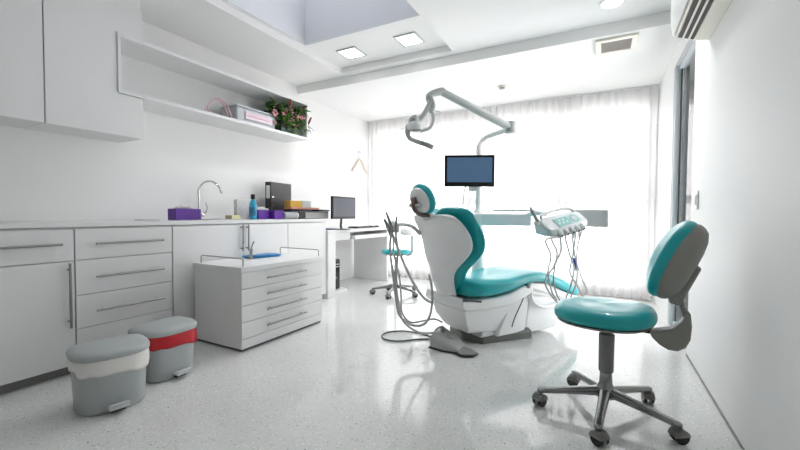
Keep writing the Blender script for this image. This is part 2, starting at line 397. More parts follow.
for (y, z, r) in ((2.96, .18, .030), (3.10, .215, .040), (3.20, .25, .026), (3.235, .185, .026), (3.33, .20, .034), (3.39, .235, .022), (3.16, .15, .022)):
    bm = B(); c = V((-3.10+rnd.uniform(-.03, .015), y, zb+z))
    for k in range(6):
        a = 2*PI*k/6; r = r if k else r*1.3; ell(bm, c+V((.0, math.cos(a), math.sin(a)))*r*.6, V((.25, 0, 0))*r, V((0, math.cos(a), math.sin(a)))*r*.55, V((0, -math.sin(a), math.cos(a)))*r*.4, 10, 6)
    fo = obj('flower', bm, 'flower', t)
    bm = B(); ell(bm, c+V((.008, 0, 0)), (r*.3, 0, 0), (0, r*.34, 0), (0, 0, r*.34), 10, 6); obj('flower_centre', bm, 'flower_red', fo)
for p0, p1 in (((-3.10, 3.19, .27), (-3.06, 3.15, .375)), ((-3.08, 3.455, .16), (-3.05, 3.475, .245))):
    bm = B(); a, b_ = V(p0)+V((0, 0, zb)), V(p1)+V((0, 0, zb))
    tube(bm, [a, a.lerp(b_, .3), a.lerp(b_, .7), b_], .01, 10, rs=[.009, .013, .012, .007])
    tube(bm, [V((-3.2, 3.22, zb+.1)), a.lerp(V((-3.2, 3.22, zb+.1)), .4)+V((0, 0, .02)), a], .003, 6)
    obj('seed_spike', bm, 'flower_red', t)

# coat hangers on the left wall
hp = V((LX+.022, 5.02, 1.97))
t = thing('coat_hanger', 'pale wooden coat hanger on the left wall near the curtain', 'hanger', hp)
bm = B(); cyl(bm, hp+V((-.0215, 0, .0)), hp+V((.03, 0, .0)), .006, seg=12); cyl(bm, hp+V((-.0215, 0, 0)), hp+V((-.016, 0, 0)), .018, seg=20)
tag(obj('wall_hook', bm, 'chrome'), 'small metal wall hook holding the wooden coat hanger', 'hook')
bm = B(); tube(bm, [hp+V((0, -.02, -.002)), hp+V((0, -.012, .014)), hp+V((0, 0, .0175-.006)), hp+V((0, .013, .004)), hp+V((0, .008, -.03)), hp+V((0, 0, -.05)), hp+V((0, 0, -.11))], .003, 8)
obj('hook', bm, 'chrome', t)
bm = B(); tube(bm, [hp+V((0, -.21, -.315)), hp+V((0, -.13, -.235)), hp+V((0, -.05, -.14)), hp+V((0, 0, -.11)), hp+V((0, .05, -.14)), hp+V((0, .13, -.235)), hp+V((0, .21, -.315))], .014, 10, flat=.7)
obj('shoulders', bm, 'wood', t)

# ------------------------------------------------------------------ base cabinets
CX = -2.83; TT = .935; TB = .905
def handle(bm, x, p0, p1, r=.0072, off=.03):
    """bar handle between two (y, z) points standing off the front plane x"""
    a, b_ = V((x+off, *p0)), V((x+off, *p1)); cyl(bm, a, b_, r, seg=12)
    for k in (.1, .9):
        c = a.lerp(b_, k); cyl(bm, (x-.001, c.y, c.z), (x+off, c.y, c.z), r*.8, seg=10)
    return bm
def cabinet(name, label, y0, y1):
    t = thing(name, label, 'cabinet', ((LX+CX)/2, (y0+y1)/2, 0))
    obj('body', box(B(), LX+.001, CX-.0205, y0+.0005, y1-.0005, .085, TB-.004), 'laminate', t)
    obj('plinth', box(B(), LX+.02, CX-.05, y0+.0005, y1-.0005, 0.001, .085), 'plinth', t)
    return t
def front(t, name, y0, y1, z0, z1, h=None):
    o = obj(name, box(B(), CX-.02, CX, y0+.0025, y1-.0025, z0+.0025, z1-.0025), 'laminate', t, bev=.0015)
    if h: obj('handle', handle(B(), CX, *h), 'steel', o)
    return o
t = cabinet('base_cabinet', 'white base cabinet at the left edge with one drawer over a door', .10, 1.097)
front(t, 'drawer', .10, 1.097, .702, .895, ((.42, .803), (1.03, .805)))
front(t, 'door', .10, .597, .06, .70)
front(t, 'door', .60, 1.097, .06, .70, ((1.064, .69), (1.064, .30)))
t = cabinet('base_cabinet', 'white base cabinet of wide drawers behind the pedal bins', 1.10, 1.692)
for z0, z1, hz in ((.702, .895, .80), (.485, .702, .592), (.278, .485, .377)): front(t, 'drawer', 1.10, 1.692, z0, z1, ((1.198, hz), (1.615, hz)))
front(t, 'drawer', 1.10, 1.692, .06, .278)
t = cabinet('base_cabinet', 'white double-door base cabinet under the sink behind the drawer trolley', 1.695, 2.872)
front(t, 'door', 1.695, 2.330, .06, .895, ((2.302, .895), (2.302, .66)))
front(t, 'door', 2.332, 2.872, .06, .895, ((2.362, .895), (2.362, .66)))
t = cabinet('base_cabinet', 'plain white end cabinet without handles next to the desk', 2.875, 3.478)
front(t, 'door', 2.875, 3.478, .06, .895)
# worktop with sink cut-out
sy0, sy1, sx0, sx1 = 2.00, 2.42, -3.30, -2.97
bm = B(); yA, yB = .05, 3.48; fx = CX+.004
box(bm, LX+.001, sx0, yA, yB, TB, TT); box(bm, sx1, fx, yA, yB, TB, TT)
box(bm, sx0, sx1, yA, sy0, TB, TT); box(bm, sx0, sx1, sy1, yB, TB, TT)
tag(obj('worktop', bm, 'counter'), 'long white worktop over the base cabinets along the left wall', 'worktop')
bm = B(); q = .0007
prism(bm, [(sx0-.015, sy0-.015, TT+.0005), (sx1+.015, sy0-.015, TT+.0005), (sx1+.015, sy0+.012, TT+.0005), (sx0-.015, sy0+.012, TT+.0005)], (0, 0, .004))
prism(bm, [(sx0-.015, sy1-.012, TT+.0005), (sx1+.015, sy1-.012, TT+.0005), (sx1+.015, sy1+.015, TT+.0005), (sx0-.015, sy1+.015, TT+.0005)], (0, 0, .004))
prism(bm, [(sx0-.015, sy0+.012, TT+.0005), (sx0+.012, sy0+.012, TT+.0005), (sx0+.012, sy1-.012, TT+.0005), (sx0-.015, sy1-.012, TT+.0005)], (0, 0, .004))
prism(bm, [(sx1-.012, sy0+.012, TT+.0005), (sx1+.015, sy0+.012, TT+.0005), (sx1+.015, sy1-.012, TT+.0005), (sx1-.012, sy1-.012, TT+.0005)], (0, 0, .004))
box(bm, sx0+.003, sx1-.003, sy0+.003, sy1-.003, TB+.0005, TB+.003)
for a in ((sx0+.002, sx0+.004, sy0+.003, sy1-.003), (sx1-.004, sx1-.002, sy0+.003, sy1-.003), (sx0+.003, sx1-.003, sy0+.002, sy0+.004), (sx0+.003, sx1-.003, sy1-.004, sy1-.002)): box(bm, *a, TB+.001, TT+.001)
tag(obj('sink', bm, 'chrome'), 'shallow steel sink set into the white worktop', 'sink')

# faucet
fb = PA(199, 215, 0, -3.33); fb.z = TT
t = thing('faucet', 'tall chrome gooseneck faucet on the worktop', 'faucet', fb)
bm = B(); lathe(bm, fb, [(.028, 0), (.028, .006), (.02, .012), (.019, .075), (.016, .085), (.009, .09)], 24); obj('body', bm, 'chrome', t)
bm = B(); h0 = fb+V((0, 0, .085))
tube(bm, [h0, h0+V((0, 0, .12)), h0+V((0, .002, .20)), h0+V((.02, .045, .265)), h0+V((.05, .10, .275)), h0+V((.08, .145, .235)), h0+V((.09, .165, .185))], .009, 12)
cyl(bm, h0+V((.09, .165, .187)), h0+V((.094, .172, .165)), .011, .011, 12)
obj('spout', bm, 'chrome', t)
bm = B(); tube(bm, [fb+V((.0, .016, .05)), fb+V((.01, .05, .055)), fb+V((.02, .07, .10)), fb+V((.02, .055, .16))], .005, 8)
ell(bm, fb+V((.005, .03, .04)), (.02, 0, 0), (0, .024, 0), (0, 0, .018)); obj('lever', bm, 'chrome', t)

# things on the worktop
def tissue_box(name, label, px0, px1, X, dx, h, paper=True, grp=None):
    y0, y1 = YX(px0, X), YX(px1, X)
    t = thing(name, label, 'tissue box', (X-dx/2, (y0+y1)/2, TT), grp)
    obj('carton', box(B(), X-dx, X, y0, y1, TT+.0005, TT+h), 'purple', t, bev=.002)
    if paper:
        bm = B(); c = V((X-dx/2, y0*.55+y1*.45, TT+h))
        for k in range(5):
            a = rnd.uniform(0, 3); L = []
            for j in range(9):
                s_ = (j-4)/4; L.append(c + V((.02*math.cos(a)*s_, .075*s_, 0)))
            lo_ = [bm.verts.new(p) for p in L]; hi_ = [bm.verts.new(p+V((.022*math.sin(j*1.7+k*2), .008*math.cos(j*2.1+k), (.035-.0018*(j-4)**2)*(.7+.4*abs(math.sin(j*1.3+k*1.9)))))) for j, p in enumerate(L)]
            for j in range(8): bm.faces.new((lo_[j], lo_[j+1], hi_[j+1], hi_[j]))
        obj('tissue', bm, 'tissue', t, solid=.0015)
    return t
tissue_box('tissue_box', 'purple tissue box with a tissue showing, beside the faucet', 176, 201, -3.08, .115, .095)
tissue_box('tissue_box', 'flat purple tissue box between the blue bottle and the black binder', 258.5, 273, -3.05, .11, .09, True)
y0 = YX(273.5, -3.0); y1 = YX(283, -3.0)
tag(obj('carton', box(B(), -3.045, -2.985, y0, y1, TT+.0005, TT+.092), 'purple', bev=.002), 'small purple carton with pale print in front of the clear cylinder', 'carton')
tag(obj('cleaning_cloth', box(B(), -3.18, -3.06, YX(140, -3.1), YX(157, -3.1), TT+.0005, TT+.008), 'light_grey', bev=.003), 'thin grey folded cloth lying left of the purple tissue box', 'cloth')
# yellowish cup / tape
c = PA(233, 215, 0, -3.15); c.z = TT+.0005
tag(obj('paper_pad', box(B(), c.x-.05, c.x+.05, c.y-.05, c.y+.05, c.z, c.z+.04), 'yellow', bev=.004), 'small pale yellow pad right of the faucet', 'pad')
c = PA(243, 215, 0, -3.2); c.z = TT+.0005
tag(obj('carton', box(B(), c.x-.03, c.x+.02, c.y-.085, c.y+.085, c.z, c.z+.195), 'print_grey', bev=.002), 'white printed carton standing behind the blue bottle', 'carton')
# mouthwash
c = PA(253, 215, 0, -3.05); c.z = TT+.0005
t = thing('mouthwash_bottle', 'bottle of blue mouthwash with a black cap', 'bottle', c)
bm = B(); lathe(bm, c, [(.032, 0), (.040, .006), (.040, .135), (.036, .16), (.019, .19), (.016, .205)], 28, 1, .8); obj('bottle', bm, 'blue_liq', t)
bm = B(); lathe(bm, c, [(.0405, .035), (.0412, .037), (.0412, .115), (.0405, .117)], 28, 1, .8); obj('label_band', bm, 'blue_label', t)
bm = B(); lathe(bm, c, [(.019, .198), (.021, .20), (.021, .242), (.018, .246)], 24); obj('cap', bm, 'black', t)
# clear cylinder lying on its side along the counter
c = PA(288, 215, 0, -2.99); zc = TT+.0385
bm = B(); yA_, yB_ = YX(283.3, -2.99), YX(295.5, -2.99)
cyl(bm, (-2.99, yA_, zc), (-2.99, yB_, zc), .038, seg=32)
o = tag(obj('clear_container', bm, 'clear'), 'clear plastic cylinder lying on its side at the counter edge', 'container')
bm = B(); cyl(bm, (-2.99, yB_, zc), (-2.99, yB_+.012, zc), .037, seg=32); obj('end_cap', bm, 'label', o)
# black lever arch binder standing
x1, x0 = -3.30, -3.38
bp0, bp1 = PA(267, 215, 0, -3.22), PA(291, 215, 0, -3.22)
sz = .012; b0 = V((-3.20, YX(271, -3.20), 0)); b1 = V((-3.27, YX(291, -3.27), 0))
dl = (b1-b0).normalized(); nr = V((dl.y, -dl.x, 0))   # nr towards the room
t = thing('lever_arch_binder', 'tall charcoal lever arch binder standing on the worktop', 'binder', V((*b0.lerp(b1, .5).xy, TT)))
Lb = (b1-b0).length; ctr = b0.lerp(b1, .5) - nr*.035
zb0, zb1 = TT+.06, TT+.405
bm = B()
obox(bm, V((ctr.x, ctr.y, (zb0+zb1)/2))+nr*.036, dl, nr, (0, 0, 1), Lb, .004, zb1-zb0)
obox(bm, V((ctr.x, ctr.y, (zb0+zb1)/2))-nr*.036, dl, nr, (0, 0, 1), Lb, .004, zb1-zb0)
obox(bm, V((b0.x, b0.y, (zb0+zb1)/2))-nr*.035+dl*.002, dl, nr, (0, 0, 1), .004, .072, zb1-zb0)
obj('cover', bm, 'dark', t)
bm = B(); obox(bm, V((ctr.x, ctr.y, (zb0+zb1)/2))+dl*.01, dl, nr, (0, 0, 1), Lb-.04, .05, zb1-zb0-.02); obj('paper_block', bm, 'label', t)
bm = B(); obox(bm, V((b0.x, b0.y, zb0+.235))-nr*.035-dl*.001, dl, nr, (0, 0, 1), .002, .045, .14); obj('spine_label', bm, 'label', t)
for zz in (.095, .18):
    bm = B(); obox(bm, V((b0.x, b0.y, zb0+zz))+nr*.0035+dl*.03, dl, nr, (0, 0, 1), .035, .003, .014); obj('slot_rim', bm, 'chrome', t)
bm = B(); obox(bm, V((ctr.x, ctr.y, TT+.030)), dl, nr, (0, 0, 1), Lb+.02, .085, .058)
tag(obj('folded_papers', bm, 'label', bev=.004), 'pale stack of papers underneath the black binder', 'papers')
# black trays and boxes on top
ya, yb = YX(295, -3.0), YX(327, -3.0)
ya = max(ya, yB_+.02)
t = thing('document_tray', 'black and grey flat device at the right end of the worktop', 'tray', (-3.12, (ya+yb)/2, TT))
obj('lower_box', box(B(), -3.17, -2.96, ya, yb-.02, TT+.0005, TT+.084), 'dark', t, bev=.006)
obj('grey_front', box(B(), -2.96, -2.952, ya+.10, yb-.03, TT+.008, TT+.074), 'mid_grey', t, bev=.002)
obj('top_lid', box(B(), -3.175, -2.95, ya-.01, yb-.005, TT+.086, TT+.108), 'black', t, bev=.006)
bz = TT+.109
yy = lambda px: YX(px, -3.06)
ob = tag(obj('small_box', box(B(), -3.155, -3.06, yy(290.5), yy(302), bz+.022, bz+.095), 'orange', bev=.002), 'mustard orange small box lying on the black tray', 'box')
tag(obj('small_box', box(B(), -3.16, -3.06, yy(302.5), yy(311), bz+.022, bz+.10), 'light_grey', bev=.002), 'light grey small box lying right of the orange one', 'box')
tag(obj('envelope_stack', box(B(), -3.17, -3.05, yy(291), yy(318.5), bz, bz+.021), 'salmon', bev=.002), 'salmon pink flat pack beneath the orange and grey boxes', 'pack')

# ------------------------------------------------------------------ drawer trolley
t = thing('drawer_trolley', 'white four-drawer trolley cabinet standing in front of the sink cabinet', 'cabinet', (-2.52, 2.28, 0))
x0, x1, y0, y1 = -2.785, -2.252, 1.835, 2.715
obj('body', box(B(), x0, x1-.02, y0, y1, .02, .572), 'laminate', t, bev=.002)
obj('top', box(B(), x0-.005, x1+.012, y0-.012, y1+.012, .573, .610), 'laminate', t, bev=.003)
obj('base_strip', box(B(), x0+.01, x1-.012, y0+.01, y1-.01, .002, .02), 'laminate_dark', t)
zs = [.032, .062, .185, .315, .442, .572]
obj('bottom_rail', box(B(), x1-.019, x1, y0, y1, .02, .088), 'laminate', t, bev=.002)
zs = [.090, .2105, .331, .4515, .572]
for a, b_ in zip(zs, zs[1:]):
    o = obj('drawer', box(B(), x1-.019, x1, y0, y1, a+.002, b_-.002), 'laminate', t, bev=.002)
    zz = (a+b_)/2+.0
    obj('handle', handle(B(), x1, (2.045, zz), (2.475, zz), .0068, .028), 'steel', o)
for ys, dn in ((y0+.03, 1), (y1-.03, -1)):
    bm = B(); zt = .610; xa, xb = x0+.04, x1-.02
    tube(bm, [(xa, ys, zt), (xa, ys, zt+.05), (xa+.012, ys, zt+.058), (xb-.012, ys, zt+.058), (xb, ys, zt+.05), (xb, ys, zt)], .0045, 10, sm=False)
    obj('guard_rail', bm, 'steel', t)
# blue tray and brush
c = PA(262, 256.5, 2, .612)
bm = B(); poly = []
for k in range(28):
    a = 2*PI*k/28; s_ = lambda v: math.copysign(abs(v)**.45, v)
    poly.append(V((s_(math.cos(a))*.095, s_(math.sin(a))*.16, 0)))
rz = Matrix.Rotation(math.radians(-8), 3, 'Z'); c0 = V((c.x, c.y, .6115))
loft(bm, [[c0+rz@(p*.9) for p in poly], [c0+rz@p+V((0, 0, .008)) for p in poly], [c0+rz@(p*1.04)+V((0, 0, .014)) for p in poly], [c0+rz@(p*.96)+V((0, 0, .012)) for p in poly], [c0+rz@(p*.88)+V((0, 0, .006)) for p in poly]])
tr = tag(obj('instrument_tray', bm, 'blue_pad'), 'flat blue instrument tray on the white trolley', 'tray')
bm = B(); prism(bm, [c0+rz@V(p)+V((0, 0, .0125+dz)) for p, dz in (((-.06, -.10, 0), 0), ((.07, -.085, 0), .002), ((.055, .12, 0), .006), ((-.07, .10, 0), .003))], (0, 0, .005))
tag(obj('folded_bib', bm, 'blue_pad', bev=.002), 'folded light blue bib lying on the blue tray', 'bib')
c = PA(250.5, 255, 2, .61); c = V((-2.62, PA(251, 250, 0, -2.62).y, .6105))
bm = B(); lathe(bm, c, [(.012, 0), (.016, .006), (.014, .05), (.016, .075), (.013, .085)], 20)
hd = tag(obj('brush_holder', bm, 'mid_grey'), 'small grey upright holder with a thin tool on the trolley', 'holder')
bm = B(); tube(bm, [c+V((0, 0, .084)), c+V((.004, .008, .11)), c+V((.012, .022, .145))], .005, 10, rs=[.006, .005, .007]); obj('tool', bm, 'steel', hd)

# ------------------------------------------------------------------ desk
dy0, dy1, dx = 3.482, 4.885, -2.80; dz = .80
t = thing('desk', 'white computer desk along the left wall after the cabinets', 'desk', ((LX+dx)/2, 4.18, 0))
obj('desktop', box(B(), LX+.001, dx, dy0, dy1, dz-.035, dz), 'laminate', t, bev=.002)
obj('side_panel', box(B(), LX+.03, dx-.005, dy1-.04, dy1-.002, .002, dz-.036), 'laminate', t, bev=.002)
obj('side_panel', box(B(), -3.0, dx-.002, dy0+.002, dy0+.14, .002, dz-.036), 'laminate', t, bev=.002)
obj('apron', box(B(), -3.3, dx-.06, dy0+.145, 4.0, dz-.135, dz-.036), 'laminate', t, bev=.002)
tr = obj('keyboard_tray', box(B(), -3.25, dx-.002, 4.03, dy1-.045, dz-.135, dz-.085), 'laminate', t, bev=.002)
obj('floor_shelf', box(B(), -3.2, dx-.06, dy0+.142, dy0+.46, .002, .05), 'laminate', t, bev=.002)
# computer tower
t = thing('computer_tower', 'slim black computer tower under the desk', 'computer', (-3.02, 3.75, .052))
obj('case', box(B(), -3.19, -2.915, 3.66, 3.84, .052, .43), 'dark', t, bev=.006)
obj('front_panel', box(B(), -2.913, -2.90, 3.665, 3.835, .057, .425), 'black', t, bev=.004)
for z in (.36, .33): obj('drive_slot', box(B(), -2.8995, -2.8975, 3.68, 3.82, z, z+.014), 'mid_grey', t)
bm = B(); cyl(bm, (-2.8995, 3.75, .20), (-2.893, 3.75, .20), .016, seg=20); obj('power_button', bm, 'chrome', t)
# desk monitor
a0, b0 = P(331.5, 219, 4.45), P(354.5, 219, 4.85); a0.z = b0.z = 0
dl = (b0-a0).normalized(); nr = V((dl.y, -dl.x, 0)); ctr = a0.lerp(b0, .5); W = (b0-a0).length
t = thing('desk_monitor', 'dark flat desktop monitor on the white desk', 'monitor', (ctr.x, ctr.y, dz))
zlo, zhi = P(331.5, 219, 4.45).z, P(331.5, 196, 4.45).z
bm = B(); obox(bm, V((ctr.x, ctr.y, (zlo+zhi)/2)), dl, nr, (0, 0, 1), W, .03, zhi-zlo); obj('housing', bm, 'dark', t, bev=.005)
bm = B(); obox(bm, V((ctr.x, ctr.y, (zlo+zhi)/2+.004))+nr*.0155, dl, nr, (0, 0, 1), W-.035, .002, zhi-zlo-.045); obj('screen', bm, 'pc_screen', t)
bm = B(); tube(bm, [V((ctr.x, ctr.y, dz+.012))-nr*.03, V((ctr.x, ctr.y, dz+.05))-nr*.04, V((ctr.x, ctr.y, zlo+.06))-nr*.025], .02, 12, flat=.5)
obj('stand', bm, 'dark', t)
bm = B(); lathe(bm, V((ctr.x, ctr.y, dz+.0005))-nr*.02, [(.10, 0), (.10, .006), (.03, .014)], 32, 1, 1); obj('foot', bm, 'dark', t)
# keyboard, mouse pad
t = thing('keyboard', 'black keyboard in front of the desk monitor', 'keyboard', (-2.98, 4.47, dz))
kb = B(); box(kb, -3.06, -2.90, 4.22, 4.70, dz+.0005, dz+.018); obj('case', kb, 'dark', t, bev=.004)
bm = B()
for i in range(5):
    for j in range(15): box(bm, -3.05+i*.029, -3.05+i*.029+.023, 4.235+j*.03, 4.235+j*.03+.025, dz+.018, dz+.024)
o = obj('keys', bm, 'black', t)
tag(obj('desk_pad', box(B(), -3.25, -2.90, 3.50, 3.80, dz+.0005, dz+.012), 'pad_blue', bev=.002), 'flat navy blue folder at the left end of the desk', 'folder')
bm = B(); ell(bm, (-2.95, 4.79, dz+.014), (.05, 0, 0), (0, .03, 0), (0, 0, .0138)); tag(obj('computer_mouse', bm, 'dark'), 'small black mouse to the right of the keyboard', 'mouse')

# ------------------------------------------------------------------ pedal bins
def bin_(cx, cy, rot, film, label, S=.92):
    t = thing('pedal_bin', label, 'bin', (cx, cy, 0))
    R3 = Matrix.Rotation(rot, 3, 'Z')*S; C0 = V((cx, cy, 0))
    def sec(sc_, z, kx=1.0):                       # D-shaped: bowed front, flat back
        out_ = []
        for k in range(48):
            a = 2*PI*k/48; c_, s_ = math.cos(a), math.sin(a)
            x = math.copysign(abs(c_)**(.85 if c_ > 0 else .35), c_)*(.165 if c_ > 0 else .135)
            y = math.copysign(abs(s_)**.62, s_)*.178
            out_.append(C0 + R3@V((x*sc_*kx, y*sc_, 0)) + V((0, 0, z*S)))
        return out_
    bm = B(); loft(bm, [sec(.86, .004), sec(.89, .012), sec(.955, .285)]); obj('bucket', bm, 'bin_grey', t, bev=.002)
    # liner folded over the rim
    bm = B(); L = []
    for j in range(7):
        s_ = j/6; z = .295 - .075*s_; pts = sec(.975+.012*math.sin(s_*PI), z)
        for i, p in enumerate(pts):
            w = 2*PI*i/48
            d = (p-C0); d.z = 0; d.normalize()
            p.z += -.018*math.sin(w*1+.6)*s_ + .006*math.sin(w*5+2)*s_ + .004*math.sin(w*9)*s_
            pts[i] = p + d*(.004*math.sin(w*11+s_*5)+.003*math.sin(w*7+1))*s_ + d*.003
        L.append(pts)
    inner = [p+V((0, 0, .0)) for p in sec(.962, .296)]
    loft(bm, [inner]+L, cap=False); obj('bin_liner', bm, film, t, solid=.0025)
    # lid
    bm = B(); loft(bm, [sec(.99, .297), sec(1.03, .299), sec(1.035, .318), sec(1.0, .330), sec(.93, .338), sec(.80, .342), sec(.5, .345)]); obj('lid', bm, 'bin_grey', t)
    # pedal
    d = R3@V((1, 0, 0)); s_ = R3@V((0, 1, 0))
    bm = B(); obox(bm, C0+d*.175+V((0, 0, .035)), d, s_, (0, 0, 1), .06, .085, .012)
    obox(bm, C0+d*.20+V((0, 0, .048)), d, s_, V((.3, 0, 1)), .012, .085, .022)
    obj('pedal', bm, 'light_grey', t, bev=.004)
    bm = B(); obox(bm, C0+d*.15+V((0, 0, .022)), d, s_, (0, 0, 1), .05, .06, .02); obj('pedal_slot', bm, 'shadow', t)
bin_(-2.262, 1.022, math.radians(-14), 'film', 'grey pedal bin with a white liner, nearer the camera')
bin_(-2.385, 1.372, math.radians(2), 'red', 'grey pedal bin with a red liner')

# ------------------------------------------------------------------ dental chair
hh = math.radians(58); U = V((math.cos(hh), math.sin(hh), 0)); W_ = V((-math.sin(hh), math.cos(hh), 0)); Cc = V((-.78, 3.15, 0))
def K(u, v, z): return Cc + U*u + W_*v + V((0, 0, z))
chair = thing('dental_chair', 'teal and white dental patient chair in the middle of the room', 'dental chair', K(0, 0, 0))
def super_sec(u, w, zb, zt, n=32, e=.45, tilt=0):
    L = []
    for k in range(n):
        a = 2*PI*k/n; c_, s_ = math.cos(a), math.sin(a)
        y = math.copysign(abs(c_)**e, c_)*w; z = (zb+zt)/2 + math.copysign(abs(s_)**.62, s_)*(zt-zb)/2
        L.append(K(u + tilt*(z-zb), y, z))
    return L
# seat and leg cushion
st = [(-.47, .10, .42, .47), (-.465, .17, .40, .50), (-.44, .225, .385, .525), (-.36, .262, .375, .53), (-.22, .272, .378, .522), (-.08, .270, .395, .518), (.06, .258, .432, .532),
      (.20, .250, .448, .545), (.34, .240, .435, .540), (.50, .225, .385, .495), (.66, .205, .325, .430), (.80, .190, .275, .370), (.885, .165, .25, .335), (.92, .10, .258, .315)]
bm = B(); loft(bm, [super_sec(*s_) for s_ in st]); obj('seat_cushion', bm, 'teal', chair, sub=1)
# backrest: rows (z, half width, spine u)
rows = [(.375, .09, -.50), (.40, .115, -.515), (.46, .118, -.54), (.53, .125, -.555), (.58, .148, -.56), (.63, .20, -.555), (.68, .255, -.545), (.73, .295, -.53), (.78, .312, -.53), (.84, .315, -.55), (.89, .307, -.58), (.93, .297, -.61), (.965, .28, -.64), (.99, .245, -.655), (1.002, .17, -.66)]
def back_sec(z, w, c, back, front_, wing, n=40, e=.8, notch=0):
    L = []
    for k in range(n):
        a = 2*PI*k/n; cs, sn = math.cos(a), math.sin(a)
        y = math.copysign(abs(cs)**e, cs)*w
        t_ = (y/w) if w else 0
        off = (sn**1 if True else 0)
        u = c + wing*t_*t_ + (front_ if sn > 0 else back)*math.copysign(abs(sn)**.8, sn)
        L.append(K(u, y, z - notch*math.exp(-(y/.07)**2)))
    return L
def rowlerp(rs, n=3):
    o = []
    for a, b_ in zip(rs, rs[1:]):
        for k in range(n): t_ = k/n; o.append(tuple(x*(1-t_)+y*t_ for x, y in zip(a, b_)))
    return o+[rs[-1]]
bm = B(); n_ = len(rows)
loft(bm, [back_sec(z, w, c, .045, .02, .02, notch=.055*max(0, (z-.9)/.1)) for z, w, c in rows])
obj('back_shell', bm, 'white_pl', chair, sub=1)
prow = [(z+.045*max(0, min(1, (z-.75)/.2)), w+(.028 if z > .55 else .012)+(.035 if z > .95 else 0), c+.062-.012*max(0, min(1, (z-.85)/.1))) for z, w, c in rows[1:]]
prow += [(1.056, .17, -.608)]
bm = B(); loft(bm, [back_sec(z, w, c, .04, .045, .045, notch=.055*max(0, (z-.9)/.1)) for z, w, c in prow])
obj('back_cushion', bm, 'teal', chair, sub=1)
# headrest
hc = K(-.735, 0, 1.105)
hn = (U*.93 + V((0, 0, .36))).normalized(); hu = (V((0, 0, 1))-hn*hn.z).normalized()
bm = B(); ell(bm, hc+hn*.012, W_*.135, hu*.118, hn*.05, 32, 14); hr = obj('headrest', bm, 'teal', chair)
bm = B(); ell(bm, hc-hn*.020, W_*.115, hu*.098, hn*.038, 32, 14); obj('headrest_shell', bm, 'white_pl', hr)
bm = B(); tube(bm, [hc-hn*.06+hu*.01, hc-hn*.085-hu*.04, hc-hn*.05-hu*.10, K(-.645, 0, .985), K(-.625, 0, .93)], .016, 10, flat=1.0, rs=[.020, .018, .014, .016, .018])
obox(bm, hc-hn*.062+hu*.01, W_, hu, hn, .05, .06, .03)
obj('bracket', bm, 'brown', hr)
bm = B(); cyl(bm, hc-hn*.07-W_*.06-hu*.02, hc-hn*.07+W_*.06-hu*.02, .016); obj('locking_knob', bm, 'mid_grey', hr)
# thin loop handle at the far shoulder
bm = B(); tube(bm, [K(-.53, .06, 1.0), K(-.52, .05, 1.05), K(-.51, .0, 1.055), K(-.51, -.03, 1.0)], .004, 8); obj('hose_loop', bm, 'light_grey', chair)
# seat carrier and lift body (white)
def hex_loft(name, mt, pts, bev=.012, par=chair):
    bm = B(); loft(bm, [[K(*p) for p in l] for l in pts]); return obj(name, bm, mt, par, bev=bev, seg=3)
def ring(u0, u1, w0, w1, z): return [(u0, -w0, z), (u1, -w1, z), (u1, w1, z), (u0, w0, z)]
def side_prism(name, mt, prof, w, bev=.012, par=chair, v0=None):
    """profile of (u, z) points extruded across the chair"""
    a = -w if v0 is None else v0
    bm = B(); prism(bm, [K(u, a, z) for u, z in prof], W_*(w-a)); return obj(name, bm, mt, par, bev=bev, seg=3)
side_prism('seat_carrier', 'white_pl', [(-.53, .40), (-.50, .375), (-.40, .372), (-.20, .372), (-.06, .385), (.10, .435), (.18, .44), (.20, .40), (.16, .36), (-.02, .30), (-.30, .285), (-.50, .30), (-.545, .33)], .235, .015)
bm = B(); loft(bm, [[K(*p) for p in l] for l in (
    [(-.50, -.20, .30), (.10, -.20, .33), (.10, .20, .33), (-.50, .20, .30)],
    [(-.47, -.19, .20), (.02, -.20, .24), (.02, .20, .24), (-.47, .19, .20)],
    [(-.40, -.14, .10), (-.13, -.17, .085), (-.13, .17, .085), (-.40, .14, .10)])])
obj('seat_underbody', bm, 'white_pl', chair, bev=.015, seg=3)
side_prism('recline_slot', 'shadow', [(-.535, .395), (-.36, .366), (-.36, .352), (-.535, .380)], -.2335, 0, v0=-.237)
# lift column, link arm, footrest frame
side_prism('lift_column', 'white_pl', [(-.16, .055), (.14, .055), (.20, .40), (.10, .43), (.02, .40)], .13, .012, v0=-.20)
side_prism('front_housing', 'white_pl', [(.145, .03), (.52, .03), (.60, .12), (.60, .24), (.42, .30), (.205, .34)], .16, .015, v0=-.19)
side_prism('leg_frame', 'white_pl', [(.19, .435), (.24, .442), (.40, .428), (.66, .318), (.86, .255), (.86, .235), (.64, .27), (.40, .345), (.21, .40)], .185, .008)
side_prism('leg_trim', 'beige', [(.26, .436), (.40, .424), (.62, .33), (.62, .322), (.40, .415), (.26, .428)], .190, .001, v0=-.190)
bm = B(); tube(bm, [K(.19, -.215, .41), K(.19, -.215, .34), K(.25, -.215, .27), K(.36, -.215, .235), K(.52, -.205, .235), K(.62, -.2, .25)], .018, 12, flat=.7); obj('support_arm', bm, 'white_pl', chair)
bm = B(); tube(bm, [K(.12, -.225, .425), K(.08, -.228, .33), K(.0, -.225, .20), K(-.03, -.22, .12)], .005, 8)
cyl(bm, K(.13, -.20, .43), K(.13, -.24, .43), .018); obj('cable', bm, 'hose_dark', chair)
bm = B(); cyl(bm, K(.14, -.195, .36), K(.14, -.222, .36), .016); obj('pivot_cap', bm, 'mid_grey', chair)
